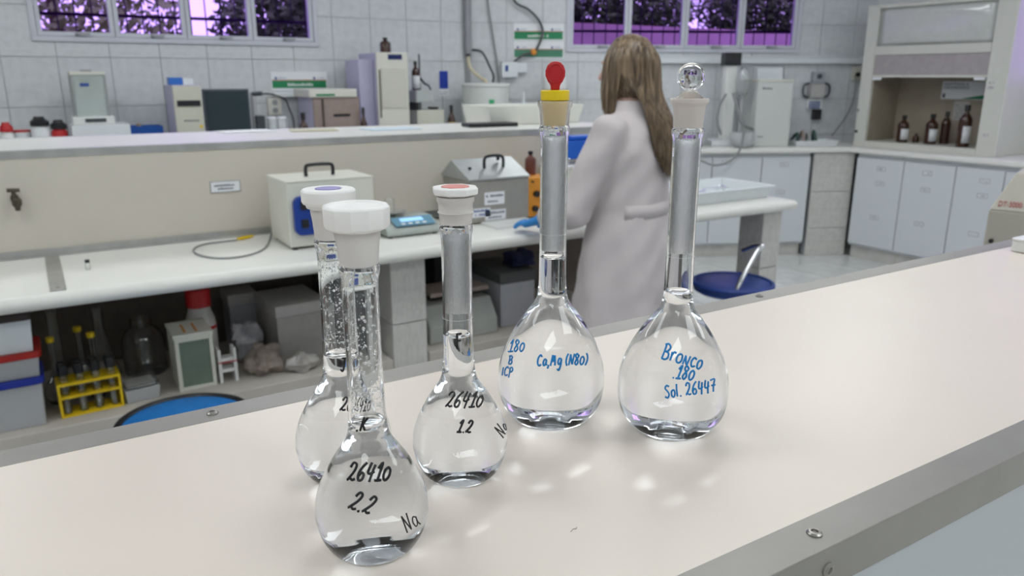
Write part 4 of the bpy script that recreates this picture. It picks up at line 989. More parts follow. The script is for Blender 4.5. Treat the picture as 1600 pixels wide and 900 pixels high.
# beige tower with lilac side
t, W_, h = cbox(FA, 'detector_tower', 'beige tower instrument with black slot and lilac side', 'lab equipment', 273, 317, 134, .50, .30, None)
MB().box((0, 0, 0), (W_, .02, h)).build('front_cover', BEI, t, 0, .003)
MB().box((-.002, .0205, 0), (W_+.002, .34, h+.004)).build('housing', LIL, t, 0, .003)
z1 = FA.at(290, 157, .50)[1]-ZC; z2 = FA.at(290, 166, .50)[1]-ZC
MB().box((.018, -.006, z2), (W_-.012, -.0003, z1)).build('slot', BLK, t, 0)
m = MB(); dashes(m, .05, W_-.03, z2-.10, .012, 0, 8); m.build('print', INK, t, 0)
MB().box((W_-.03, -.0025, .25), (W_-.012, -.0003, .268)).build('sticker', YEL, t, 0)
tz = ZC+h+.0045
x0, x1 = FA.at(264, 126, .40)[0], FA.at(303, 126, .40)[0]; t2 = FA.thing('tip_box', 'small blue and clear box on top of the beige tower', 'box', FA.at(273, 170, .50)[0]+.0, -.40, tz)
MB().box((0, 0, 0), (.085, .09, FA.at(285, 121, .40)[1]-tz)).build('base', mat('sky_blue_plastic', (.03, .16, .55), .4, noise=.08), t2, 0, .003); MB().box((.0855, 0, 0), (.15, .09, FA.at(285, 123, .40)[1]-tz)).build('tray', WPL2, t2, 0, .003)
# dark monitor
t, W_, h = cbox(FA, 'monitor', 'dark computer monitor beside the beige tower', 'monitor', 319, 391, 139, .46, .03, None)
MB().box((0, 0, .16), (W_, .028, h)).build('screen_housing', DGR, t, 0, .005); MB().box((.012, -.0012, .175), (W_-.012, -.0002, h-.014)).build('screen', mat('screen_off', (.025, .045, .055), .18, noise=.05), t, 0)
MB().box((W_*.42, .005, .012), (W_*.58, .03, .1595)).build('stand', DGR, t, 0, .003); MB().box((W_*.25, -.06, 0), (W_*.75, .12, .0115)).build('foot', DGR, t, 0, .004)
# papers lying on the partition
for k, (px, py, w1, d1, an, mm, lab) in enumerate(((368, 202, .22, .14, .1, PAP, 'white papers on the middle partition below the dark monitor'), (490, 204, .20, .15, -.2, mat('yellowed_paper', (.60, .56, .42), .7, noise=.15), 'yellowed papers on the middle partition below the green sign'), (610, 202, .24, .16, .05, mat('bluish_paper', (.62, .72, .80), .7, noise=.05), 'pale blue sheet on the middle partition below the tall beige cabinet'))):
    q = onz(px, py, ZR); o = MB().box((-w1/2, -d1/2, 0), (w1/2, d1/2, .004)).build('paper_stack', mm, None, 0); o.location = (q.x, min(q.y, RY1-.11), ZR+.0003); o.rotation_euler = (0, 0, an); tag(o, lab, 'paper')
# pump stand, jars and cable between monitor and oven
t, W_, h = cbox(FA, 'stirrer_stand', 'small dark stirrer with arm right of the monitor', 'lab equipment', 400, 413, 181, .40, .12, DGR, bev=.003)
MB().box((-.02, .03, h*.5), (-.002, .06, FA.at(400, 144, .40)[1]-ZC)).build('post', GRY, t, 0, .002); MB().tube([(-.01, .045, FA.at(400, 147, .40)[1]-ZC), (.05, .0, FA.at(400, 146, .40)[1]-ZC)], .016, 10).build('head', DGR, t)
t, W_, h = cbox(FA, 'socket_box', 'beige control box with two sockets on the tiled wall', 'socket', 418, 439, 152, .02, .011, None, z0=1.2)
z0b = FA.at(428, 180, .02)[1]-1.2
bx_ = MB().box((0, -.03, z0b), (W_, .0115, h)).build('plate', BEIW, t, 0, .003)
for k in (.28, .72): MB().cyl((W_*.5, -.0305, z0b+(h-z0b)*k), .02, .004, 16, axis='y').build('socket', GRY, t)
for k, px in enumerate((424, 440)):
    x, zt = FA.at(px, 182, .30); t = FA.thing('white_jar', ['white jar left of the dark bottle by the oven', 'white jar nearest the dark bottle by the oven'][k], 'jar', x, -.30, ZC); h = zt-ZC
    MB().lathe([(0, 0), (.036, 0), (.036, h-.03), (0, h-.03)], 20).build('body', WPL2, t); MB().lathe([(0, h-.0295), (.033, h-.0295), (.038, h-.015), (.030, h), (0, h)], 20).build('lid', PAP, t)
pts = [FA.at(a, b, .07) for a, b in ((404, 147), (422, 147), (445, 155), (452, 170), (458, 185), (460, 205))]
tag(MB().tube(spline([FA.W(a, -.07, b) for a, b in pts], 6), .006, 8).build('power_cable', CABLED, None, 60), 'dark cable arching down the wall left of the oven', 'cable')
x, zt = FA.at(473, 176, .55); bottle('reagent_bottle', 'squat dark brown bottle just left of the brown oven', FA.W(x, -.55, ZC), .038, zt-ZC, AMB, BLK, AMBL, lab=(.05, .35))
# oven
t, W_, h = cbox(FA, 'drying_oven', 'small brown-fronted oven with white top', 'oven', 490, 562, 152, .50, .34, None)
MB().box((0, 0, 0), (W_, .02, h)).build('front', BRN, t, 0, .003); MB().box((-.003, .0205, 0), (W_+.003, .36, h)).build('housing', LIL, t, 0, .003)
zt = FA.at(530, 139, .50)[1]-ZC
tp = MB().box((-.03, -.015, h+.0003), (W_-.02, .37, zt)).build('top', BEIW, t, 0, .006); MB().box((.02, -.0165, h+.01), (.16, -.0153, h+.025)).build('stripe', GRN, tp, 0)
MB().box((W_*.42, -.004, FA.at(530, 182, .50)[1]-ZC), (W_*.78, -.0003, FA.at(530, 178, .50)[1]-ZC)).build('slot', BLK, t, 0)
MB().box((W_*.18, -.012, .1), (W_*.21, -.0003, h-.01)).build('door_edge', GRIME, t, 0)
x, zt = FA.at(570, 168, .58); bottle('reagent_bottle', 'dark brown bottle standing before the right edge of the oven', FA.W(x, -.545, ZC), .026, zt-ZC, AMB, BLK, None)
# tall cabinet (chromatograph)
t, W_, h = cbox(FA, 'chromatograph', 'tall beige instrument cabinet with small dark display', 'lab equipment', 592, 640, 82, .50, .30, None)
MB().box((0, 0, 0), (W_, .03, h)).build('front_cover', BEIW, t, 0, .005)
MB().box((.002, .0305, 0), (W_-.002, .38, h-.004)).build('housing', LIL, t, 0, .004)
MB().box((-.115, .08, 0), (-.0005, .36, FA.at(575, 93, .42)[1]-ZC)).build('side_module', LIL, t, 0, .004)
zz = FA.at(615, 105, .50)[1]-ZC
MB().box((.03, -.008, zz-.30+.0), (W_-.02, -.0003, zz-.004)).build('door', mat('beige_door', (.62, .61, .53), .4, noise=.03), t, 0, .003)
MB().box((W_*.36, -.004, FA.at(615, 93, .50)[1]-ZC), (W_*.80, -.0003, FA.at(615, 85, .50)[1]-ZC)).build('display', mat('dark_blue_display', (.02, .03, .13), .2, noise=.05), t, 0)
MB().box((.012, -.003, .28), (.022, -.0003, zz-.02)).build('seam', GRIME, t, 0)
x, zt = FA.at(603, 58, .38); zt0 = ZC+h; bottle('reagent_bottle', 'round brown bottle on top of the tall beige cabinet', FA.W(x, -.36, zt0-.003), .042, FA.at(603, 58, .36)[1]-zt0, AMB, BLK, None)
# device stack with bottle and rod
t, W_, h = cbox(FA, 'titrator', 'small grey titrator with rod right of the tall beige cabinet', 'lab equipment', 652, 694, 172, .42, .20, BEI)
MB().box((.0, .02, h+.0003), (W_*.12, .16, h+.06)).build('bracket', BLK, t, 0, .003)
z1 = FA.at(665, 162, .42)[1]-ZC; z2 = FA.at(665, 141, .42)[1]-ZC
MB().box((0, .01, h+.0605), (W_*.62, .17, z2)).build('head', mat('titrator_grey', (.46, .49, .48), .4, noise=.05), t, 0, .006)
MB().cyl((W_*.42, .15, h+.0003), .007, FA.at(670, 84, .42)[1]-ZC-h, 10).build('rod', CABLED, t)
MB().tube(spline([(W_*.42, .15, z2+.10), (W_*.5, .10, z2+.05), (W_*.62, .08, z2+.03), (W_*.68, .06, z2-.03)], 5), .009, 8).build('arm', DGR, t)
MB().box((W_*.62, .04, h+.004), (W_*.88, .12, h+.022)).build('valve', BLK, t, 0, .003)
x, zt = FA.at(651, 95, .40); zt0 = ZC+z2; bottle('reagent_bottle', 'brown bottle with white label on the grey titrator', FA.W(x+.02, -.33, zt0+.0005), .032, FA.at(651, 96, .33)[1]-zt0, AMB, BLK, AMBL, lab=(.05, .5))
x, zt = FA.at(705, 164, .30); bottle('reagent_bottle', 'amber bottle with yellow label left of the white drum', FA.W(x, -.30, ZC), .034, zt-ZC, AMB, BLK, mat('yellow_label', (.55, .40, .18), .6, noise=.1), lab=(.3, .62))
# signs on the wall
def sign(fr, label, px0, px1, pyt, pyb, bands, text_rows=1):
    x0, z1 = fr.at(px0, pyt, .009); x1, _ = fr.at(px1, pyt, .009); z0 = fr.at((px0+px1)/2, pyb, .009)[1]
    t = fr.thing('wall_sign', label, 'sign', x0, -.0095, z0); W_ = x1-x0; h = z1-z0
    MB().box((0, -.003, 0), (W_, 0, h)).build('board', PAP, t, 0)
    for a, b, mm in bands:
        MB().box((.008, -.0042, h*a), (W_-.008, -.0032, h*b)).build('band', mm, t, 0)
        if mm is GRN:
            m = MB(); dashes(m, W_*.28, W_*.74, h*a+h*(b-a)*.28, h*(b-a)*.4, -.0042, 11); m.build('lettering', WTXT, t, 0)
        MB().box((.008, -.0046, h*b), (W_-.008, -.0032, h*b+.006)).build('red_rule', mat('brick_red', (.45, .16, .10), .6, noise=.05), t, 0)
    for a, b, mm in bands:
        for xx in (.06, .74):
            MB().cyl((W_*xx+.012, -.003, h*b+h*.13), .010, .0012, 12, axis='y').build('emblem', INKB, t, 0)
            m = MB(); dashes(m, W_*xx+.03, W_*xx+.09, h*b+h*.11, .010, -.003, 6); m.build('lettering', mat('pale_blue_print', (.35, .42, .55), .6, noise=.05), t, 0)
    return t
sign(FA, 'white and green wall sign left of the tall beige cabinet', 422, 510, 112, 141, [(.12, .52, GRN)])
sign(FB, 'pair of green-banded wall signs left of the right window, upper one', 802, 881, 36, 63, [(.06, .50, GRN)])
sign(FB, 'pair of green-banded wall signs left of the right window, lower one', 802, 881, 64, 91, [(.06, .50, mat('grey_green_print', (.07, .24, .15), .5, noise=.05))])
x0, z0 = FA.at(425, 152, .009); x1, z1 = FA.at(477, 143, .009)
tag(MB().box((0, -.04, 0), (x1-x0, 0, .035)).build('cable_channel', WPL2, None, 0, .004), 'white cable channel under the green sign', 'channel').location = FA.W(x0, -.0095, z0)
x0, z0 = FA.at(686, 150, .009); x1, z1 = FA.at(700, 110, .009)
t = FA.thing('notice', 'narrow blue notice on the tiled wall by the amber bottle', 'sign', x0, -.0095, z0); MB().box((0, -.003, 0), (x1-x0, 0, z1-z0)).build('sheet', PAP, t, 0); MB().box((.004, -.0042, (z1-z0)*.28), (x1-x0-.004, -.0032, z1-z0-.004)).build('panel', mat('notice_blue', (.01, .04, .36), .5, noise=.05), t, 0)
m = MB(); dashes(m, .006, x1-x0-.008, .03, .008, -.003, 5); dashes(m, .006, x1-x0-.008, .012, .008, -.003, 5); m.build('print', INK, t, 0)
# pipe in the corner of the walls, hoses and drum
x, z0 = FB.at(731, 84, .05); x = .07
p = FB.W(x, -.05, 0); zb = FB.at(731, 84, .05)[1]
t = thing('drain_pipe', 'grey vertical pipe on the tiled wall above the drum', 'pipe', (p.x, p.y, 0))
q = FA.at(731, 40, .05); px_ = FA.W(q[0], -.05, 0); t.location = (px_.x, px_.y, 0)
MB().cyl((0, 0, zb), .030, CEILZ-.005-zb, 20).build('pipe', mat('pipe_grey', (.34, .34, .36), .45, noise=.1), t); MB().cyl((0, 0, zb-.02), .022, .0195, 16).build('fitting', DGR, t); MB().cyl((.034, .03, zb+.1), .010, CEILZ-.105-zb, 10).build('conduit', GRY, t)
dx0, dx1 = FA.at(725, 150, .36)[0], FA.at(795, 150, .36)[0]; rD = (dx1-dx0)/2*.94; zt = FA.at(760, 130, .36)[1]; dc = FA.W((dx0+dx1)/2, -.34, ZC)
t = thing('drum', 'white plastic drum with green label on the back counter', 'drum', dc); h = zt-ZC
MB().lathe([(0, 0), (rD*.95, 0), (rD*.97, .01), (rD*.97, h-.03), (rD*.94, h-.03), (0, h-.03)], 40).build('body', mat('drum_white', (.68, .70, .67), .35, noise=.04), t, 40)
MB().lathe([(0, h-.0295), (rD, h-.0295), (rD*1.02, h-.02), (rD*1.02, h-.006), (rD*.9, h), (0, h+.002)], 40).build('lid', WPL, t, 40)
m = MB(); a0 = -1.95
v = [((rD*.97+.001)*math.cos(a0+.22*i/4), (rD*.97+.001)*math.sin(a0+.22*i/4), z) for z in (h*.52, h*.76) for i in range(5)]
o = m.add(v, [(i, i+1, i+6, i+5) for i in range(4)]).build('label', mat('bright_green_label', (.02, .32, .13), .5, noise=.05), t, 60); s_ = o.modifiers.new('thick', 'SOLIDIFY'); s_.thickness = .001; s_.offset = 1
pl3 = Vector((px_.x, px_.y, zb-.02))
tag(MB().tube(spline([pl3+Vector((0, 0, -.001)), pl3+Vector((.01, -.02, -.10)), pl3+Vector((.07, -.12, -.19)), dc+Vector((.0, .02, h+.03)), dc+Vector((.02, .02, h+.008))], 7), .014, 10).build('drain_hose', HOSE, None, 60), 'yellowed hose running from the grey pipe to the drum', 'hose')
tag(MB().tube(spline([pl3+Vector((.028, -.02, .05)), pl3+Vector((.08, -.10, .03)), pl3+Vector((.12, -.17, -.10)), dc+Vector((.09, .02, h+.06)), dc+Vector((.09, .03, h+.009))], 7), .010, 8).build('dark_hose', CABLED, None, 60), 'dark hose arching from the grey pipe to the drum lid', 'hose')
c_ = [FB.W(*[(lambda q: (q[0], -.03, q[1]))(FB.at(a, b, .03))][0]) for a, b in ((759, -60), (762, 0), (769, 50), (776, 95), (780, 130))]
tag(MB().tube(spline(c_, 6), .007, 8).build('wall_cable', CABLE, None, 60), 'thin grey cable hanging down the wall above the drum', 'cable')
# outlet box, black cable with orange clip
x0, z0 = FB.at(783, 121, .009); x1, z1 = FB.at(808, 97, .009)
t = FB.thing('outlet_box', 'pale outlet box on the wall below the green signs', 'socket', x0, -.0095, z0); MB().box((0, -.07, 0), (x1-x0, 0, z1-z0)).build('box', WPL2, t, 0, .006); MB().box((.03, -.0735, .05), (.055, -.0705, .10)).build('switch', INKB, t, 0)
MB().box((x1-x0+.001, -.045, .04), (x1-x0+.08, 0, z1-z0-.01)).build('junction', WPL2, t, 0, .005)
c_ = [(lambda q: FB.W(q[0], -.05, q[1]))(FB.at(a, b, .05)) for a, b in ((795, -45), (803, 0), (826, 15), (842, 32), (848, 50), (842, 70), (834, 81), (820, 85), (809, 92), (803, 97))]
t = thing('power_lead', 'thick dark lead with orange clip hanging over the green signs', 'cable', c_[6]); 
MB().tube([p-c_[6] for p in spline(c_, 6)], .0105, 8).build('lead', mat('lead_grey', (.10, .10, .105), .5, noise=.1), t, 60); MB().ell((0, 0, 0), (.03, .02, .028)).build('clip', mat('clip_orange', (.75, .30, .05), .5, noise=.05), t, 60)
# wash basin and pad on the partition
q0 = onz(758, 193, ZR); yb_ = RY1-.17
x0, x1 = ony(766, 185, yb_-.13).x, ony(908, 185, yb_-.13).x; h = zat(x0, yb_-.13, 166)-ZR
t = thing('white_basin', 'long white plastic basin on the middle partition behind the yellow stopper', 'basin', (x0, yb_-.12, ZR))
tub(.01, 0, x1-x0-.01, .25, .0005, h, .02, .005).build('basin', mat('basin_white', (.80, .80, .74), .35, noise=.03), t, 0, .006)
q = onz(764, 196, ZR); o = MB().prism(rrect(-.13, -.055, .13, .055, .012), 0, .018).build('black_pad', BLK, None, 0, .004); o.location = (q.x-.03, q.y-.06, ZR+.0003); o.rotation_euler = (0, 0, -.08); tag(o, 'flat black pad on the middle partition left of the white basin', 'pad')
x, zt = FB.at(867, 108, .25); t = FB.thing('dome_dispenser', 'white dome on brown base on the counter behind the red stopper', 'dispenser', x, -.25, ZC); zz = FB.at(867, 157, .25)[1]-ZC; z2 = FB.at(867, 140, .25)[1]-ZC
MB().lathe([(0, 0), (.07, 0), (.07, zz), (.115, zz+.004), (.115, z2), (0, z2)], 28).build('base', BRN, t); MB().lathe([(0, z2+.0005), (.105, z2+.0005), (.110, z2+.03), (.085, zt-ZC-.03), (.04, zt-ZC), (0, zt-ZC)], 28).build('dome', WPL, t, 50)
x, zt = FB.at(818, 143, .2); t = FB.thing('squeeze_bottle', 'small white squeeze bottle behind the white basin', 'bottle', x, -.2, ZC); h = zt-ZC
MB().lathe([(0, 0), (.035, 0), (.035, h*.7), (.015, h*.82), (.015, h*.9), (0, h*.9)], 18).build('body', WPL2, t); MB().lathe([(0, h*.901), (.012, h*.901), (.006, h), (0, h)], 12).build('nozzle', WPL2, t)

# ================================================================== CORNER COUNTER
x0, z0 = FB.at(1022, 99, .009); x1, z1 = FB.at(1344, 99, .009); zt = FB.at(1180, 86, .009)[1]
t = FB.thing('wall_rail', 'white cable rail along the wall under the right window', 'rail', x0, -.0095, min(z0, z1)); MB().box((0, -.05, 0), (x1-x0, 0, .055)).build('rail', WPL2, t, 0, .004); MB().box((0, -.056, .0555), (x1-x0, 0, .066)).build('cover', WPL2, t, 0, .002)
x0, z0 = FB.at(1172, 160, .009); x1, z1 = FB.at(1216, 104, .009)
t = FB.thing('towel_dispenser', 'white paper towel dispenser on the wall with blue bottom', 'dispenser', x0, -.0095, z0); h = z1-z0; W_ = x1-x0
MB().prism([(0, .035), (0, h), (-.10, h-.01), (-.13, h*.5), (-.12, .035)], 0, W_, 'x').build('cover', WPL2, t, 0, .008); MB().box((.01, -.11, 0), (W_-.01, -.002, .0345)).build('tray', mat('dispenser_blue', (.03, .22, .62), .4, noise=.05), t, 0, .004)
MB().cyl((W_*.5, -.108, h*.72), .012, .004, 12, axis='y').build('lock', GRY, t)
# distillation unit
x, zt = FB.at(1146, 82, .34); t = FB.thing('distillation_unit', 'distillation unit with white column, black head and glass bulb', 'lab equipment', x, -.34, ZC); h = zt-ZC
MB().box((-.16, -.06, 0), (.14, .16, .05)).build('base', WPL2, t, 0, .008)
MB().box((-.05, .0, .0505), (.045, .09, h-.105)).build('column', WPL, t, 0, .006); hb_ = MB().box((-.07, -.02, h-.1045), (.07, .10, h)).build('head', BLK, t, 0, .005)
MB().cyl((.0701, .03, h-.05), .012, .014, 10, axis='x').build('knob', BLK, hb_)
zq = FB.at(1165, 128, .34)[1]-ZC
MB().lathe([(0, -.13), (.022, -.125), (.05, -.09), (.062, -.03), (.062, .03), (.045, .09), (.018, .12), (.016, .12), (.043, .088), (.059, .03), (.059, -.03), (.047, -.088), (0, -.126)], 28, (.075, -.075, zq)).build('glass_bulb', LABG, t, 50)
MB().tube([(.075, -.075, zq-.131), (.075, -.075, .06)], .012, 10).build('receiver_tube', CLEARF, t)
MB().tube(spline([(-.05, -.03, zq-.1), (-.11, -.06, zq-.2), (-.13, -.08, zq-.32), (-.09, -.085, .10)], 6), .010, 8).build('side_tube', CABLE, t, 60)
for k, (dx, dy, lab) in enumerate(((-.30, -.04, 'clear round plastic bowl left of the distillation unit'), (.05, -.21, 'clear round plastic bowl right of the distillation unit'))):
    t = FB.thing('clear_bowl', lab, 'bowl', x+dx, -.34+dy, ZC); MB().lathe([(0, 0), (.05, 0), (.09, .03), (.105, .09), (.10, .13), (.097, .13), (.102, .09), (.087, .033), (.05, .004), (0, .004)], 28).build('bowl', CLEARF, t, 50)
# grey hose and hanging loop
c_ = [(lambda q: FB.W(q[0], -o_, q[1]))(FB.at(a, b, o_)) for a, b, o_ in ((1146, 145, .46), (1152, 165, .50), (1158, 190, .54), (1166, 198, .52), (1176, 202, .48))]
tag(MB().tube(spline(c_, 6), .014, 8).build('grey_hose', CABLE, None, 60), 'grey hose running down from the distillation unit to the white box', 'hose')
c_ = [(lambda q: FB.W(q[0], -.67, q[1]))(FB.at(a, b, .67)) for a, b in ((1163, 190), (1161, 215), (1154, 238), (1138, 253), (1118, 258), (1100, 253), (1086, 244), (1070, 226), (1060, 205))]
tag(MB().tube(spline(c_, 6), .0085, 8).build('hanging_hose', CABLE, None, 60), 'grey hose hanging in a loop over the counter edge', 'hose')
# white cabinet box
t, W_, h = cbox(FB, 'analyser', 'plain white analyser box on the corner counter', 'lab equipment', 1181, 1236, 128, .48, .30, mat('analyser_white', (.62, .65, .62), .35, noise=.02), pym=180)
MB().box((-.002, -.004, h+.0003), (W_+.002, .302, h+.022)).build('lid', BEIW, t, 0, .004); m = MB(); dashes(m, .04, .13, h-.06, .016, 0, 4); dashes(m, .03, .08, .08, .014, 0, 3); m.build('print', INK, t, 0)
# steam iron-like boiler on the wall with wares below
x, z0 = FB.at(1268, 190, .009); t = FB.thing('wall_burette', 'grey wall device with bracket handles above the pale tray', 'lab equipment', x, -.0095, z0)
zs = [FB.at(1268, b, .009)[1]-z0 for b in (185, 170, 153, 130, 112)]
MB().box((-.05, -.06, zs[3]), (.06, 0, zs[4])).build('upper_plate', mat('device_grey', (.40, .42, .46), .4, noise=.1), t, 0, .006); MB().cyl((.0, -.0605, (zs[3]+zs[4])/2+.01), .022, .012, 16, axis='y').build('dial', DGR, t)
MB().box((-.07, -.08, zs[2]), (.06, 0, zs[3]-.002)).build('cup', mat('device_pale', (.5, .49, .47), .4, noise=.1), t, 0, .01)
for s in (-1, 1): MB().tube(spline([(s*.07, -.03, zs[3]), (s*.12, -.03, zs[3]-.02), (s*.12, -.03, zs[2]+.03), (s*.07, -.03, zs[2]+.005)], 5), .009, 8).build('handle', DGR, t, 60)
for r_ in range(3):
    for k in range(5): MB().box((-.055+.022*k, -.034, zs[1]+.006+.022*r_), (-.041+.022*k, -.026, zs[1]+.020+.022*r_)).build('key', INKB, t, 0)
MB().box((-.07, -.0255, zs[1]), (.07, 0, zs[2]-.004)).build('keypad', PAP, t, 0)
MB().box((-.01, -.06, zs[0]-.01), (.06, 0, zs[1]-.003)).build('plug', BLK, t, 0, .004)
x0, x1 = FB.at(1240, 212, .40)[0], FB.at(1304, 212, .40)[0]
t = FB.thing('pale_tray', 'pale blue tray with wares left of the fume hood', 'tray', x0, -.45, ZC); tub(.01, 0, x1-x0, .2, 0, .045, .014, .004).build('tray', WPL2, t, 0, .004)
for k in range(4): MB().tube(spline([(.03+.06*k, .04, .02), (.05+.05*k, .09, .10+.02*(k % 2)), (.02+.07*k, .15, .03)], 5), .014, 8).build('fitting', [mat('fitting_green', (.05, .10, .08), .5, noise=.1), BRN, GRY, mat('fitting_green', (.05, .10, .08))][k], t, 60)
x0, z0 = FB.at(1329, 126, .009); x1, z1 = FB.at(1343, 104, .009)
t = FB.thing('wall_socket', 'beige socket at the right end of the wall rail', 'socket', x0, -.0095, z0); MB().box((0, -.04, 0), (x1-x0, 0, z1-z0)).build('plate', BEI, t, 0, .004); MB().cyl((.035, -.0405, .055), .02, .02, 12, axis='y').build('plug', BLK, t)
c_ = [(lambda q: FB.W(q[0], -o_, q[1]))(FB.at(a, b, o_)) for a, b, o_ in ((1336, 118, .07), (1337, 135, .10), (1332, 160, .12), (1320, 185, .16), (1306, 204, .20), (1300, 211, .24))]
tag(MB().tube(spline(c_, 6), .008, 8).build('socket_cable', CABLE, None, 60), 'grey cable drooping from the beige socket to the counter', 'cable')

# ================================================================== FUME HOOD
OFF = .50
def hx(px, py): return FR.at(px, py, OFF)
xl0 = hx(1333, 222)[0]; xl1 = hx(1350, 222)[0]; xr0 = hx(1524, 232)[0]; xr1 = hx(1556, 232)[0]
zs0 = hx(1430, 226)[1]; zTop = FR.at(1372, 8, OFF)[1]
t = FR.thing('fume_hood', 'white fume hood with clear curved visor on the right counter', 'fume hood', xl0, -OFF, ZC); W_ = xr1-xl0; Hh = zTop-ZC; zs_ = max(zs0-ZC, .02); lw = xl1-xl0; rw = xr0-xl0
HW = mat('hood_white', (.66, .66, .60), .38, noise=.03)
zb1 = hx(1460, 120)[1]-ZC; zb2 = hx(1460, 84)[1]-ZC; zb3 = hx(1460, 69)[1]-ZC
MB().box((0, 0, .0), (lw, .46, Hh)).build('side_panel', HW, t, 0, .005); MB().box((rw, 0, 0), (W_, .46, Hh)).build('side_panel', HW, t, 0, .005)
MB().box((lw+.001, 0, 0), (rw-.001, .46, zs_)).build('sill', HW, t, 0, .004)
MB().box((lw+.001, .40, zs_+.001), (rw-.001, .43, Hh-.03)).build('back_lining', HOODIN, t, 0)
MB().box((lw+.0005, .03, zs_+.001), (lw+.006, .399, zb1)).build('side_lining', HOODIN, t, 0); MB().box((rw-.006, .03, zs_+.001), (rw-.0005, .399, zb1)).build('side_lining', HOODIN, t, 0)
MB().box((lw+.001, .0, Hh-.029), (rw-.001, .46, Hh)).build('top_panel', HW, t, 0, .004)
MB().box((lw+.001, .0, zb2), (rw-.001, .03, zb3)).build('cross_bar', HW, t, 0, .004)
sb = MB().box((lw+.001, .006, zb1-.005), (rw-.001, .026, zb1+.014)).build('sash_bar', HW, t, 0, .003)
for x in (lw+.01, rw-.09): MB().box((x, -.008, zb1-.025), (x+.08, .0055, zb1-.0055)).build('sash_grip', PAP, sb, 0, .003)
MB().box((lw+.002, .012, zb1+.015), (rw-.002, .016, zb2-.001)).build('sash_pane', mat('hood_sash_glass', (.42, .38, .38), .12, noise=.1), t, 0)
# bulging visor
m = MB(); n1, n2 = 14, 10; v = []
for i in range(n1+1):
    for k in range(n2+1):
        u, vv = i/n1, k/n2; b = .035*math.sin(math.pi*u)**.6*math.sin(math.pi*vv)**.6+.012*math.sin(5*u+3*vv)*math.sin(math.pi*u)*math.sin(math.pi*vv)
        v.append((lw+.002+u*(rw-lw-.004), .03-b, zb3+.002+vv*(Hh-.031-zb3)))
f = [(i*(n2+1)+k, (i+1)*(n2+1)+k, (i+1)*(n2+1)+k+1, i*(n2+1)+k+1) for i in range(n1) for k in range(n2)]
o = m.add(v, f).build('visor', mat('milky_visor', (.60, .61, .59), .12, noise=.05, coat=.5), t, 60); s_ = o.modifiers.new('thick', 'SOLIDIFY'); s_.thickness = .004
for px, py in ((1338, 205), (1341, 172)):
    x, z = hx(px, py); MB().cyl((x-xl0, 0, z-ZC), .012, .012, 12, axis='y').build('switch', DGR if py > 190 else GRY, t)
for px, py in ((1549, 131), (1548, 139), (1540, 213)):
    x, z = hx(px, py); x = min(x-xl0, W_-.035); m = MB(); dashes(m, x-.02, x+.02, z-ZC, .02, 0, 4); m.build('sticker', mat('sticker_grey', (.40, .38, .44), .6, noise=.05), t, 0)
# sign and sheet inside
OB = OFF-.40
x0, z1 = FR.at(1474, 127, OB); x1 = xl0+rw-.012; z0 = FR.at(1490, 155, OB)[1]
s = FR.thing('hood_sign', 'white and green MANTENHA sign inside the fume hood', 'sign', x0, -OB-.0005, z0); w1, h1 = x1-x0, z1-z0
MB().box((0, -.003, 0), (w1, 0, h1)).build('board', PAP, s, 0)
MB().add([(w1*.3, -.0045, .004), (w1-.004, -.0045, .004), (w1-.004, -.0045, h1*.5), (w1*.3, -.0035, .004), (w1-.004, -.0035, .004), (w1-.004, -.0035, h1*.5)], [(0, 1, 2), (5, 4, 3), (0, 3, 4, 1), (1, 4, 5, 2), (2, 5, 3, 0)]).build('green_wedge', GRN, s, 0)
MB().box((.012, -.0042, .01), (.035, -.0032, .045)).build('emblem', INK, s, 0)
def text(parent, body, x, y, z, size, m, name='lettering', rx=90, rz=0):
    c = bpy.data.curves.new(name, 'FONT'); c.body = body; c.size = size; c.extrude = .0004
    o = bpy.data.objects.new('tmp', c); me = evaluated_mesh(o); bpy.data.objects.remove(o); bpy.data.curves.remove(c)
    me.name = name; me.materials.clear(); me.materials.append(m)
    o = bpy.data.objects.new(name, me); COL.objects.link(o); o.parent = parent; o.location = (x, y, z); o.rotation_euler = (R(rx), 0, R(rz)); return o
text(s, 'MANTENHA A', .012, -.004, h1*.78, h1*.22, INK); text(s, 'ORGANIZADO', .012, -.004, h1*.58, h1*.22, INK)
x0, z1 = FR.at(1492, 158, OB); z0 = FR.at(1500, 188, OB)[1]
s = FR.thing('notice', 'typed sheet below the green sign inside the fume hood', 'sign', x0, -OB-.0005, z0); MB().box((0, -.002, 0), (.12, 0, z1-z0)).build('sheet', mat('grey_paper', (.5, .49, .46), .7, noise=.05), s, 0)
m = MB()
for k in range(6): dashes(m, .012, .108, (z1-z0)*(.12+.13*k), .007, -.002, 9)
m.build('print', INK, s, 0)
zsill = ZC+zs_+.0005
for px, top, r, dy, lab in ((1414, 180, .044, .14, 'amber bottle with white label at the left in the fume hood'), (1459, 178, .046, .16, 'amber bottle with white label at the centre of the fume hood'), (1513, 164, .046, .10, 'large amber bottle with white label at the right in the fume hood')):
    x, zt = FR.at(px, top, OFF-dy); bottle('reagent_bottle', lab, FR.W(x, -(OFF-dy), zsill), r, min(zt-zsill, .34), AMB, BLK, AMBL, rz_ if False else None, lab=(.10, .50))
x, zt = FR.at(1432, 208, OFF-.2); bottle('reagent_bottle', 'small dark bottle between two amber bottles in the fume hood', FR.W(x, -(OFF-.2), zsill), .026, .075, AMB, BLK, None)
x, zt = FR.at(1470, 180, OFF-.26); bottle('reagent_bottle', 'dark bottle behind the centre bottle in the fume hood', FR.W(x+.05, -(OFF-.27), zsill), .036, .26, AMB, BLK, None)

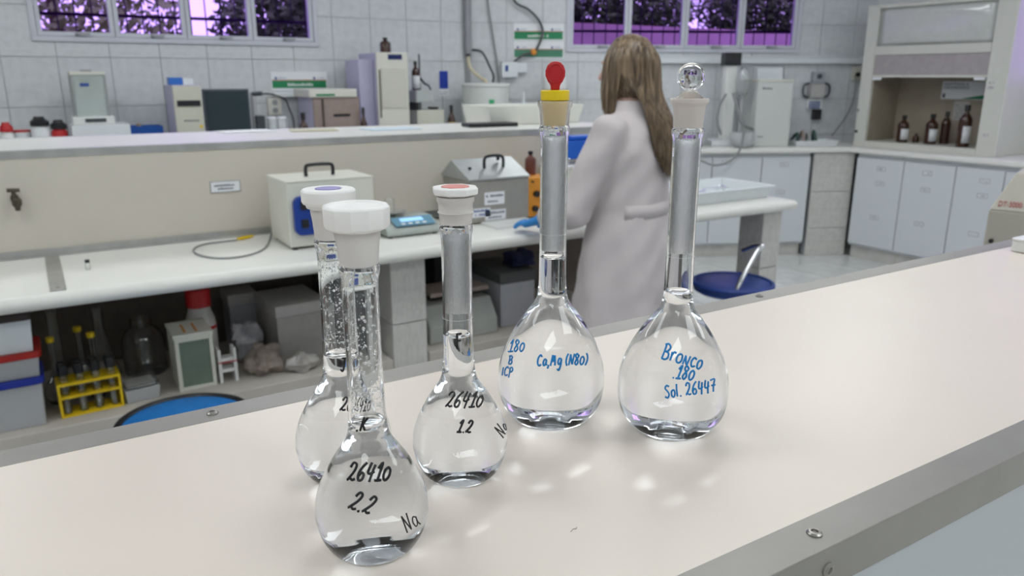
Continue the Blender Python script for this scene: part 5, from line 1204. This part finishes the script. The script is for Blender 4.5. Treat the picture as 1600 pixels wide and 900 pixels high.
# ================================================================== BEIGE INSTRUMENT AND BLOCK AT THE RIGHT EDGE
yI = .85; rI = -R(70)
E0 = ony(1536, 382, yI); xI = E0.x; zt = zat(xI+.06, yI+.03, 269); zk = zat(xI, yI, 328); zb_ = .9495
t = thing('tester', 'beige DT-5000 instrument behind the partition at the right edge', 'lab equipment', (xI, yI, zb_), rI); hk, ht = zk-zb_, zt-zb_
BEG = mat('warm_grey_enamel', (.42, .39, .335), .45, noise=.05); w1, d1, rc = .24, .20, .07
MB().box((0, 0, .012), (w1, d1, hk)).build('housing', BEG, t, 0, .003)
MB().add([(0, 0, hk+.0005), (w1, 0, hk+.0005), (w1, d1, hk+.0005), (0, d1, hk+.0005), (.032, rc, ht), (w1, rc, ht), (w1, d1, ht), (.032, d1, ht)], [(0, 3, 2, 1), (4, 5, 6, 7), (0, 1, 5, 4), (1, 2, 6, 5), (2, 3, 7, 6), (3, 0, 4, 7)]).build('sloped_head', BEG, t, 0, .003)
for fx in (.03, w1-.03):
    for fy in (.03, d1-.03): MB().cyl((fx, fy, 0), .012, .0118, 12).build('foot', BLK, t)
MB().cyl((.014, 0, zat(xI, yI, 375)-zb_), .005, .004, 10, axis='y').build('screw', BLK, t)
an = math.degrees(math.atan2(ht-hk, rc)); sl = .012
dt_ = text(t, 'DT-5000', .014, sl*math.cos(R(an))-.0012, hk+sl*math.sin(R(an))+.0006, .020, mat('red_print', (.40, .08, .07), .5, noise=.05), 'lettering', an); dt_.scale = (.60, 1, 1)
q = onz(1577, 392, ZR)
t = thing('white_block', 'corner of a white block on the partition at the right edge', 'block', (q.x, q.y-.06, ZR+.0005)); hb2 = max(zat(q.x, q.y, 372)-ZR, .01)
MB().prism(rrect(0, -.03, .16, .06, .006), 0, hb2-.004).build('body', WPL, t, 0, .001); MB().prism(rrect(-.001, -.031, .161, .061, .006), hb2-.0035, hb2).build('lid', WPL, t, 0, .001)

# ================================================================== THE WOMAN IN THE LAB COAT
def capsule(mb, p0, p1, r0, r1, n=14):
    p0, p1 = Vector(p0), Vector(p1); d = (p1-p0); L = d.length; d = d/L if L > 1e-9 else Vector((0, 0, 1))
    pts, rr = [], []
    for k in range(5):
        a = R(90-18*k)*1; pts.append(p0-d*r0*math.sin(a)); rr.append(max(r0*math.cos(a), .0004))
    for k in range(1, 4): pts.append(p0+d*L*k/4); rr.append(r0+(r1-r0)*k/4)
    for k in range(5):
        a = R(18*k+0); pts.append(p1+d*r1*math.sin(a)); rr.append(max(r1*math.cos(a), .0004))
    pts.append(p1+d*r1); rr.append(.0004)
    return mb.tube(pts, rr, n)
def fuse(mb, name, m, parent, voxel, smooth_it=6, fn=None):
    """melt overlapping solids into one continuous surface"""
    me = mb.mesh(name); o = bpy.data.objects.new('tmp', me)
    r = o.modifiers.new('r', 'REMESH'); r.mode = 'VOXEL'; r.voxel_size = voxel
    s = o.modifiers.new('s', 'SMOOTH'); s.iterations = smooth_it; s.factor = .5
    nm = evaluated_mesh(o); nm.name = name
    bpy.data.objects.remove(o); bpy.data.meshes.remove(me)
    if fn:
        cn = [(v.co.copy(), v.normal.copy()) for v in nm.vertices]
        nm.vertices.foreach_set('co', [c for a, b in cn for c in fn(a, b)])
    nm.materials.clear(); nm.materials.append(m); nm.shade_smooth()
    q = bpy.data.objects.new(name, nm); COL.objects.link(q); q.parent = parent; return q
PB = Vector((1.80, 2.10, 0)); PTH = R(25)
def L_(p):
    d = Vector(p)-PB; c, s = math.cos(PTH), math.sin(PTH); return Vector((d.x*c+d.y*s, -d.x*s+d.y*c, p[2]))
SKIN = mat('skin', (.62, .40, .32), .5, sss=.1, noise=.06); COATM = mat('coat_cotton', (.62, .565, .565), .85, noise=.05, nscale=8, bump=.3, bscale=22)
GLOVE = mat('nitrile_blue', (.03, .24, .62), .42, noise=.06); TROU = mat('dark_trousers', (.04, .045, .07), .8, noise=.2); SHOE = mat('white_shoe', (.7, .7, .7), .5, noise=.05)
woman = thing('person', 'person with long fair hair in white lab coat and blue gloves at the bench', 'person', PB, PTH)
shL, elL, wrL = L_((1.641, 2.026, 1.355)), L_((1.560, 2.10, 1.085)), L_((1.598, 2.335, 1.020))
shR, elR, wrR = L_((1.959, 2.174, 1.355)), L_((2.03, 2.28, 1.09)), L_((1.86, 2.440, 1.030))
def hand(mb, W, tip, thumb_right, k=1.0):
    f = (tip-W); f.z = 0; f.normalize(); up = Vector((0, 0, 1)); s = f.cross(up)*(1 if thumb_right else -1)
    zk = tip.z+.022
    for i, (off, ln, bk) in enumerate(((.026, .070, .083), (.009, .078, .087), (-.009, .072, .084), (-.026, .058, .076))):
        kn = W+f*bk+s*off; kn.z = zk+.006
        capsule(mb, W+s*off*.6, kn, .016*k, .0135*k, 10)
        a = kn+f*ln*.45+s*off*.15; a.z = kn.z+.001; b = a+f*ln*.30+s*off*.06; b.z = kn.z-.010; c = b+f*ln*.20; c.z = tip.z+.009
        capsule(mb, kn, a, .0098*k, .0088*k, 8); capsule(mb, a, b, .0088*k, .0080*k, 8); capsule(mb, b, c, .0080*k, .0072*k, 8)
    t0 = W+f*.022+s*.022; t1 = t0+f*.034+s*.026; t1.z = zk-.002; t2 = t1+f*.030+s*.004; t2.z = tip.z+.010
    capsule(mb, t0, t1, .014*k, .0105*k, 8); capsule(mb, t1, t2, .0105*k, .0082*k, 8)
    capsule(mb, W-f*.05, W+f*.01, .023*k, .025*k, 12)
tipL = L_((1.568, 2.50, .9625)); tipR = L_((1.74, 2.55, .9515))
# body
mb = MB(); hc = Vector((0, .02, 1.548))
mb.ell(hc, (.072, .092, .112), 24, 16); mb.ell(hc+Vector((0, .035, -.055)), (.054, .060, .062), 18, 12); mb.ell(hc+Vector((0, .062, -.085)), (.026, .028, .026), 12, 8)
capsule(mb, hc+Vector((0, .090, .012)), hc+Vector((0, .106, -.022)), .007, .011, 8)
mb.ell(hc+Vector((0, .088, -.052)), (.024, .010, .006), 12, 8); mb.ell(hc+Vector((0, .085, -.062)), (.020, .010, .006), 12, 8)
for s in (-1, 1):
    mb.ell(hc+Vector((s*.073, -.002, -.010)), (.009, .018, .030), 12, 8); mb.ell(hc+Vector((s*.030, .080, .030)), (.022, .010, .006), 10, 6)
capsule(mb, (0, -.005, 1.36), hc+Vector((0, -.01, -.07)), .056, .050)
mb.ell((0, 0, 1.25), (.140, .085, .14), 20, 14); mb.ell((0, .0, 1.06), (.125, .090, .16), 20, 14); mb.ell((0, -.005, .92), (.165, .115, .13), 20, 14)
for sh, el, wr in ((shL, elL, wrL), (shR, elR, wrR)):
    capsule(mb, sh*.75+Vector((0, 0, sh.z*.25)), sh, .044, .042); capsule(mb, sh, el, .040, .034); capsule(mb, el, wr, .036, .024)
for s in (-1, 1):
    capsule(mb, (s*.085, 0, .86), (s*.085, .005, .47), .082, .055); capsule(mb, (s*.085, .005, .47), (s*.088, -.01, .10), .052, .034)
    capsule(mb, (s*.088, -.02, .05), (s*.095, .11, .035), .034, .028)
hand(mb, wrL, tipL, True, .94); hand(mb, wrR, tipR, False, .94)
fuse(mb, 'body', SKIN, woman, .0055, 5)
for s in (-1, 1):
    e_ = MB().ell(hc+Vector((s*.030, .0795, .014)), (.012, .011, .010), 14, 10).build('eye', mat('eye_white', (.8, .8, .78), .2, noise=.02), woman, 60)
    MB().ell(hc+Vector((s*.030, .0885, .013)), (.005, .003, .005), 10, 8).build('iris', mat('iris', (.10, .07, .04), .2, noise=.1), e_, 60)
# gloves
mb = MB(); hand(mb, wrL, tipL, True, 1.1); g = fuse(mb, 'glove', GLOVE, woman, .004, 3)
mb = MB(); hand(mb, wrR, tipR, False, 1.1); g = fuse(mb, 'glove', GLOVE, woman, .004, 3)
# coat
sec = [(.48, .232, .190, -.005), (.60, .224, .182, -.005), (.75, .208, .170, -.005), (.90, .194, .158, -.005), (1.00, .178, .142, -.003), (1.08, .164, .130, 0), (1.18, .168, .128, 0), (1.28, .180, .122, 0), (1.345, .178, .108, -.002), (1.385, .135, .090, -.004), (1.415, .085, .074, -.004), (1.45, .068, .066, -.002)]
v = []; f = []; n = 40
for z, a, b, cyy in sec:
    for k in range(n):
        an = 2*math.pi*k/n; c, s = math.cos(an), math.sin(an); e_ = 2/2.4
        v.append((a*abs(c)**e_*(1 if c > 0 else -1), cyy+b*abs(s)**e_*(1 if s > 0 else -1), z))
for i in range(len(sec)-1): f += [(i*n+k, i*n+(k+1) % n, (i+1)*n+(k+1) % n, (i+1)*n+k) for k in range(n)]
f += [tuple(range(n-1, -1, -1)), tuple(range((len(sec)-1)*n, len(sec)*n))]
mb = MB().add(v, f)
for sh, el, wr in ((shL, elL, wrL), (shR, elR, wrR)):
    capsule(mb, Vector((sh.x*.8, sh.y*.8, sh.z-.03)), sh, .070, .060, 20); capsule(mb, sh, el, .061, .060, 20)
    capsule(mb, el, el*.25+wr*.75, .063, .050, 20); mb.tube([el*.5+wr*.5, el*.1+wr*.9], [.052, .048], 20)
def folds(co, nr):
    an = math.atan2(co.y, co.x); w_ = max(0, min(1, (1.02-co.z)/.45)); r2 = math.hypot(co.x, co.y)
    d = .012*w_*math.sin(7*an+1.1*math.sin(7*co.z))*(1 if r2 < .27 else 0)
    d += .0035*math.sin(24*co.z+30*co.x+15*co.y+2*math.sin(9*co.z))*math.sin(17*co.x-11*co.z+2)+.002*math.sin(52*co.z-40*co.x+30*co.y)*(1-w_)
    return co+nr*d
coat = fuse(mb, 'lab_coat', COATM, woman, .0075, 7, folds)
# back belt of the coat, seam and collar
bp = []
for k in range(13):
    an = R(-158+11.3*k); c, s = math.cos(an), math.sin(an); e_ = 2/2.4
    bp.append((.1665*abs(c)**e_*(1 if c > 0 else -1), .1335*abs(s)**e_*(1 if s > 0 else -1)))
m = MB(); nn = len(bp)
m.add([(x, y, z) for z in (1.06, 1.108) for x, y in bp], [(i, i+1, i+nn+1, i+nn) for i in range(nn-1)])
o = m.build('back_belt', COATM, woman, 60); s_ = o.modifiers.new('thick', 'SOLIDIFY'); s_.thickness = .006; s_.offset = 0
MB().lathe([(.066, 1.425), (.080, 1.418), (.086, 1.40), (.090, 1.402), (.084, 1.426), (.070, 1.452), (.064, 1.450)], 32, (0, -.004, 0)).build('collar', COATM, woman, 60)
# trousers and shoes
mb = MB()
for s in (-1, 1): capsule(mb, (s*.085, 0, .80), (s*.086, .003, .45), .092, .068); capsule(mb, (s*.086, .003, .45), (s*.088, -.008, .12), .066, .056)
fuse(mb, 'trousers', TROU, woman, .009, 4)
for s in (-1, 1):
    mb = MB(); capsule(mb, (s*.088, -.035, .050), (s*.092, .06, .045), .044, .042, 16); capsule(mb, (s*.092, .06, .043), (s*.097, .125, .036), .042, .034, 16); mb.box((s*.092-.036, -.07, .002), (s*.092+.036, .14, .022))
    fuse(mb, 'shoe', SHOE, woman, .006, 4, lambda co, nr: Vector((co.x, co.y, max(co.z, .0005))))
# hair
HAIRM = bpy.data.materials.new('fair_hair'); HAIRM.use_nodes = True; nt = HAIRM.node_tree; b = nt.nodes['Principled BSDF']; b.inputs['Roughness'].default_value = .42
tc = nd(nt, 'ShaderNodeTexCoord'); mp = nd(nt, 'ShaderNodeMapping'); mp.inputs['Scale'].default_value = (95, 95, 2.2)
nz = nd(nt, 'ShaderNodeTexNoise'); nz.inputs['Scale'].default_value = 1; nz.inputs['Detail'].default_value = 4; cr = nd(nt, 'ShaderNodeValToRGB')
cr.color_ramp.elements[0].position = .34; cr.color_ramp.elements[0].color = (.060, .036, .020, 1); cr.color_ramp.elements[1].position = .70; cr.color_ramp.elements[1].color = (.30, .215, .135, 1)
nt.links.new(tc.outputs['Object'], mp.inputs['Vector']); nt.links.new(mp.outputs['Vector'], nz.inputs['Vector']); nt.links.new(nz.outputs['Fac'], cr.inputs['Fac']); nt.links.new(cr.outputs['Color'], b.inputs['Base Color'])
rn = random.Random(11); mb = MB()
t = MB().ell((0, 0, 0), (1, 1, 1), 28, 18); o_ = len(mb.v)
cap = MB().add([hc+Vector((p.x*.082, p.y*.100-.006-(.02 if p.y > .3 and p.z < .35 else 0), p.z*.118+.006)) for p in t.v], [q for q in t.f if not all((t.v[i].y > .45 and t.v[i].z < .45) for i in q)])
mb.add(cap.v, cap.f)
for k in range(1500):
    ph = R(rn.uniform(-128, 128)); s, c = math.sin(ph), math.cos(ph); j = rn.gauss(0, .004); lay = rn.uniform(1.02, 1.16)
    side = abs(ph) > R(84)
    yr = rn.uniform(-.06, .06); root = hc+Vector((rn.gauss(0, .004)+(.006 if s > 0 else -.006), yr-.004, .1215*math.sqrt(1-(yr/.1)**2)))
    def on(zr, g=1): 
        q = math.sqrt(max(0, 1-zr*zr)); return hc+Vector((.078*q*s*lay*g, (-.096*q*c*lay*g)-.004, .118*zr))
    p1, p2, p3 = on(.84), on(.45), on(-.05); p1 = p1*.75+root*.25; p1.z = max(p1.z, hc.z+.105)
    if side:
        sg = 1 if s > 0 else -1
        p4 = hc+Vector((sg*(.083+j), -.096*c*.8+.01, -.085)); p5 = hc+Vector((sg*(.078+rn.gauss(0, .006)), -.096*c*.55+.01, -.140)); p6 = hc+Vector((sg*(.066+rn.gauss(0, .010)), -.02+rn.gauss(0, .012), rn.uniform(-.215, -.165)))
        path = [root, p1, p2, p3, p4, p5, p6]
    else:
        x = s*.082+j; p4 = Vector((x*1.05, -.085-.035*c+hc.y, 1.455)); p5 = Vector((x*1.12+.012, -.105-.030*c+rn.gauss(0, .003), 1.36)); p6 = Vector((x*.98+.020, -.128-.020*c+rn.gauss(0, .005), 1.27)); p7 = Vector((x*.66+.026, -.140-.012*c+rn.gauss(0, .006), rn.uniform(1.165, 1.235)+.05*abs(s)))
        path = [root, p1, p2, p3, p4, p5, p6, p7]
    pp = spline(path, 3); m_ = len(pp); mb.tube(pp, [.0019*(1-.75*(i/(m_-1))**3) for i in range(m_)], 4)
o = mb.build('hair', HAIRM, woman, 60)
bpy.data.scenes.remove(TMP)
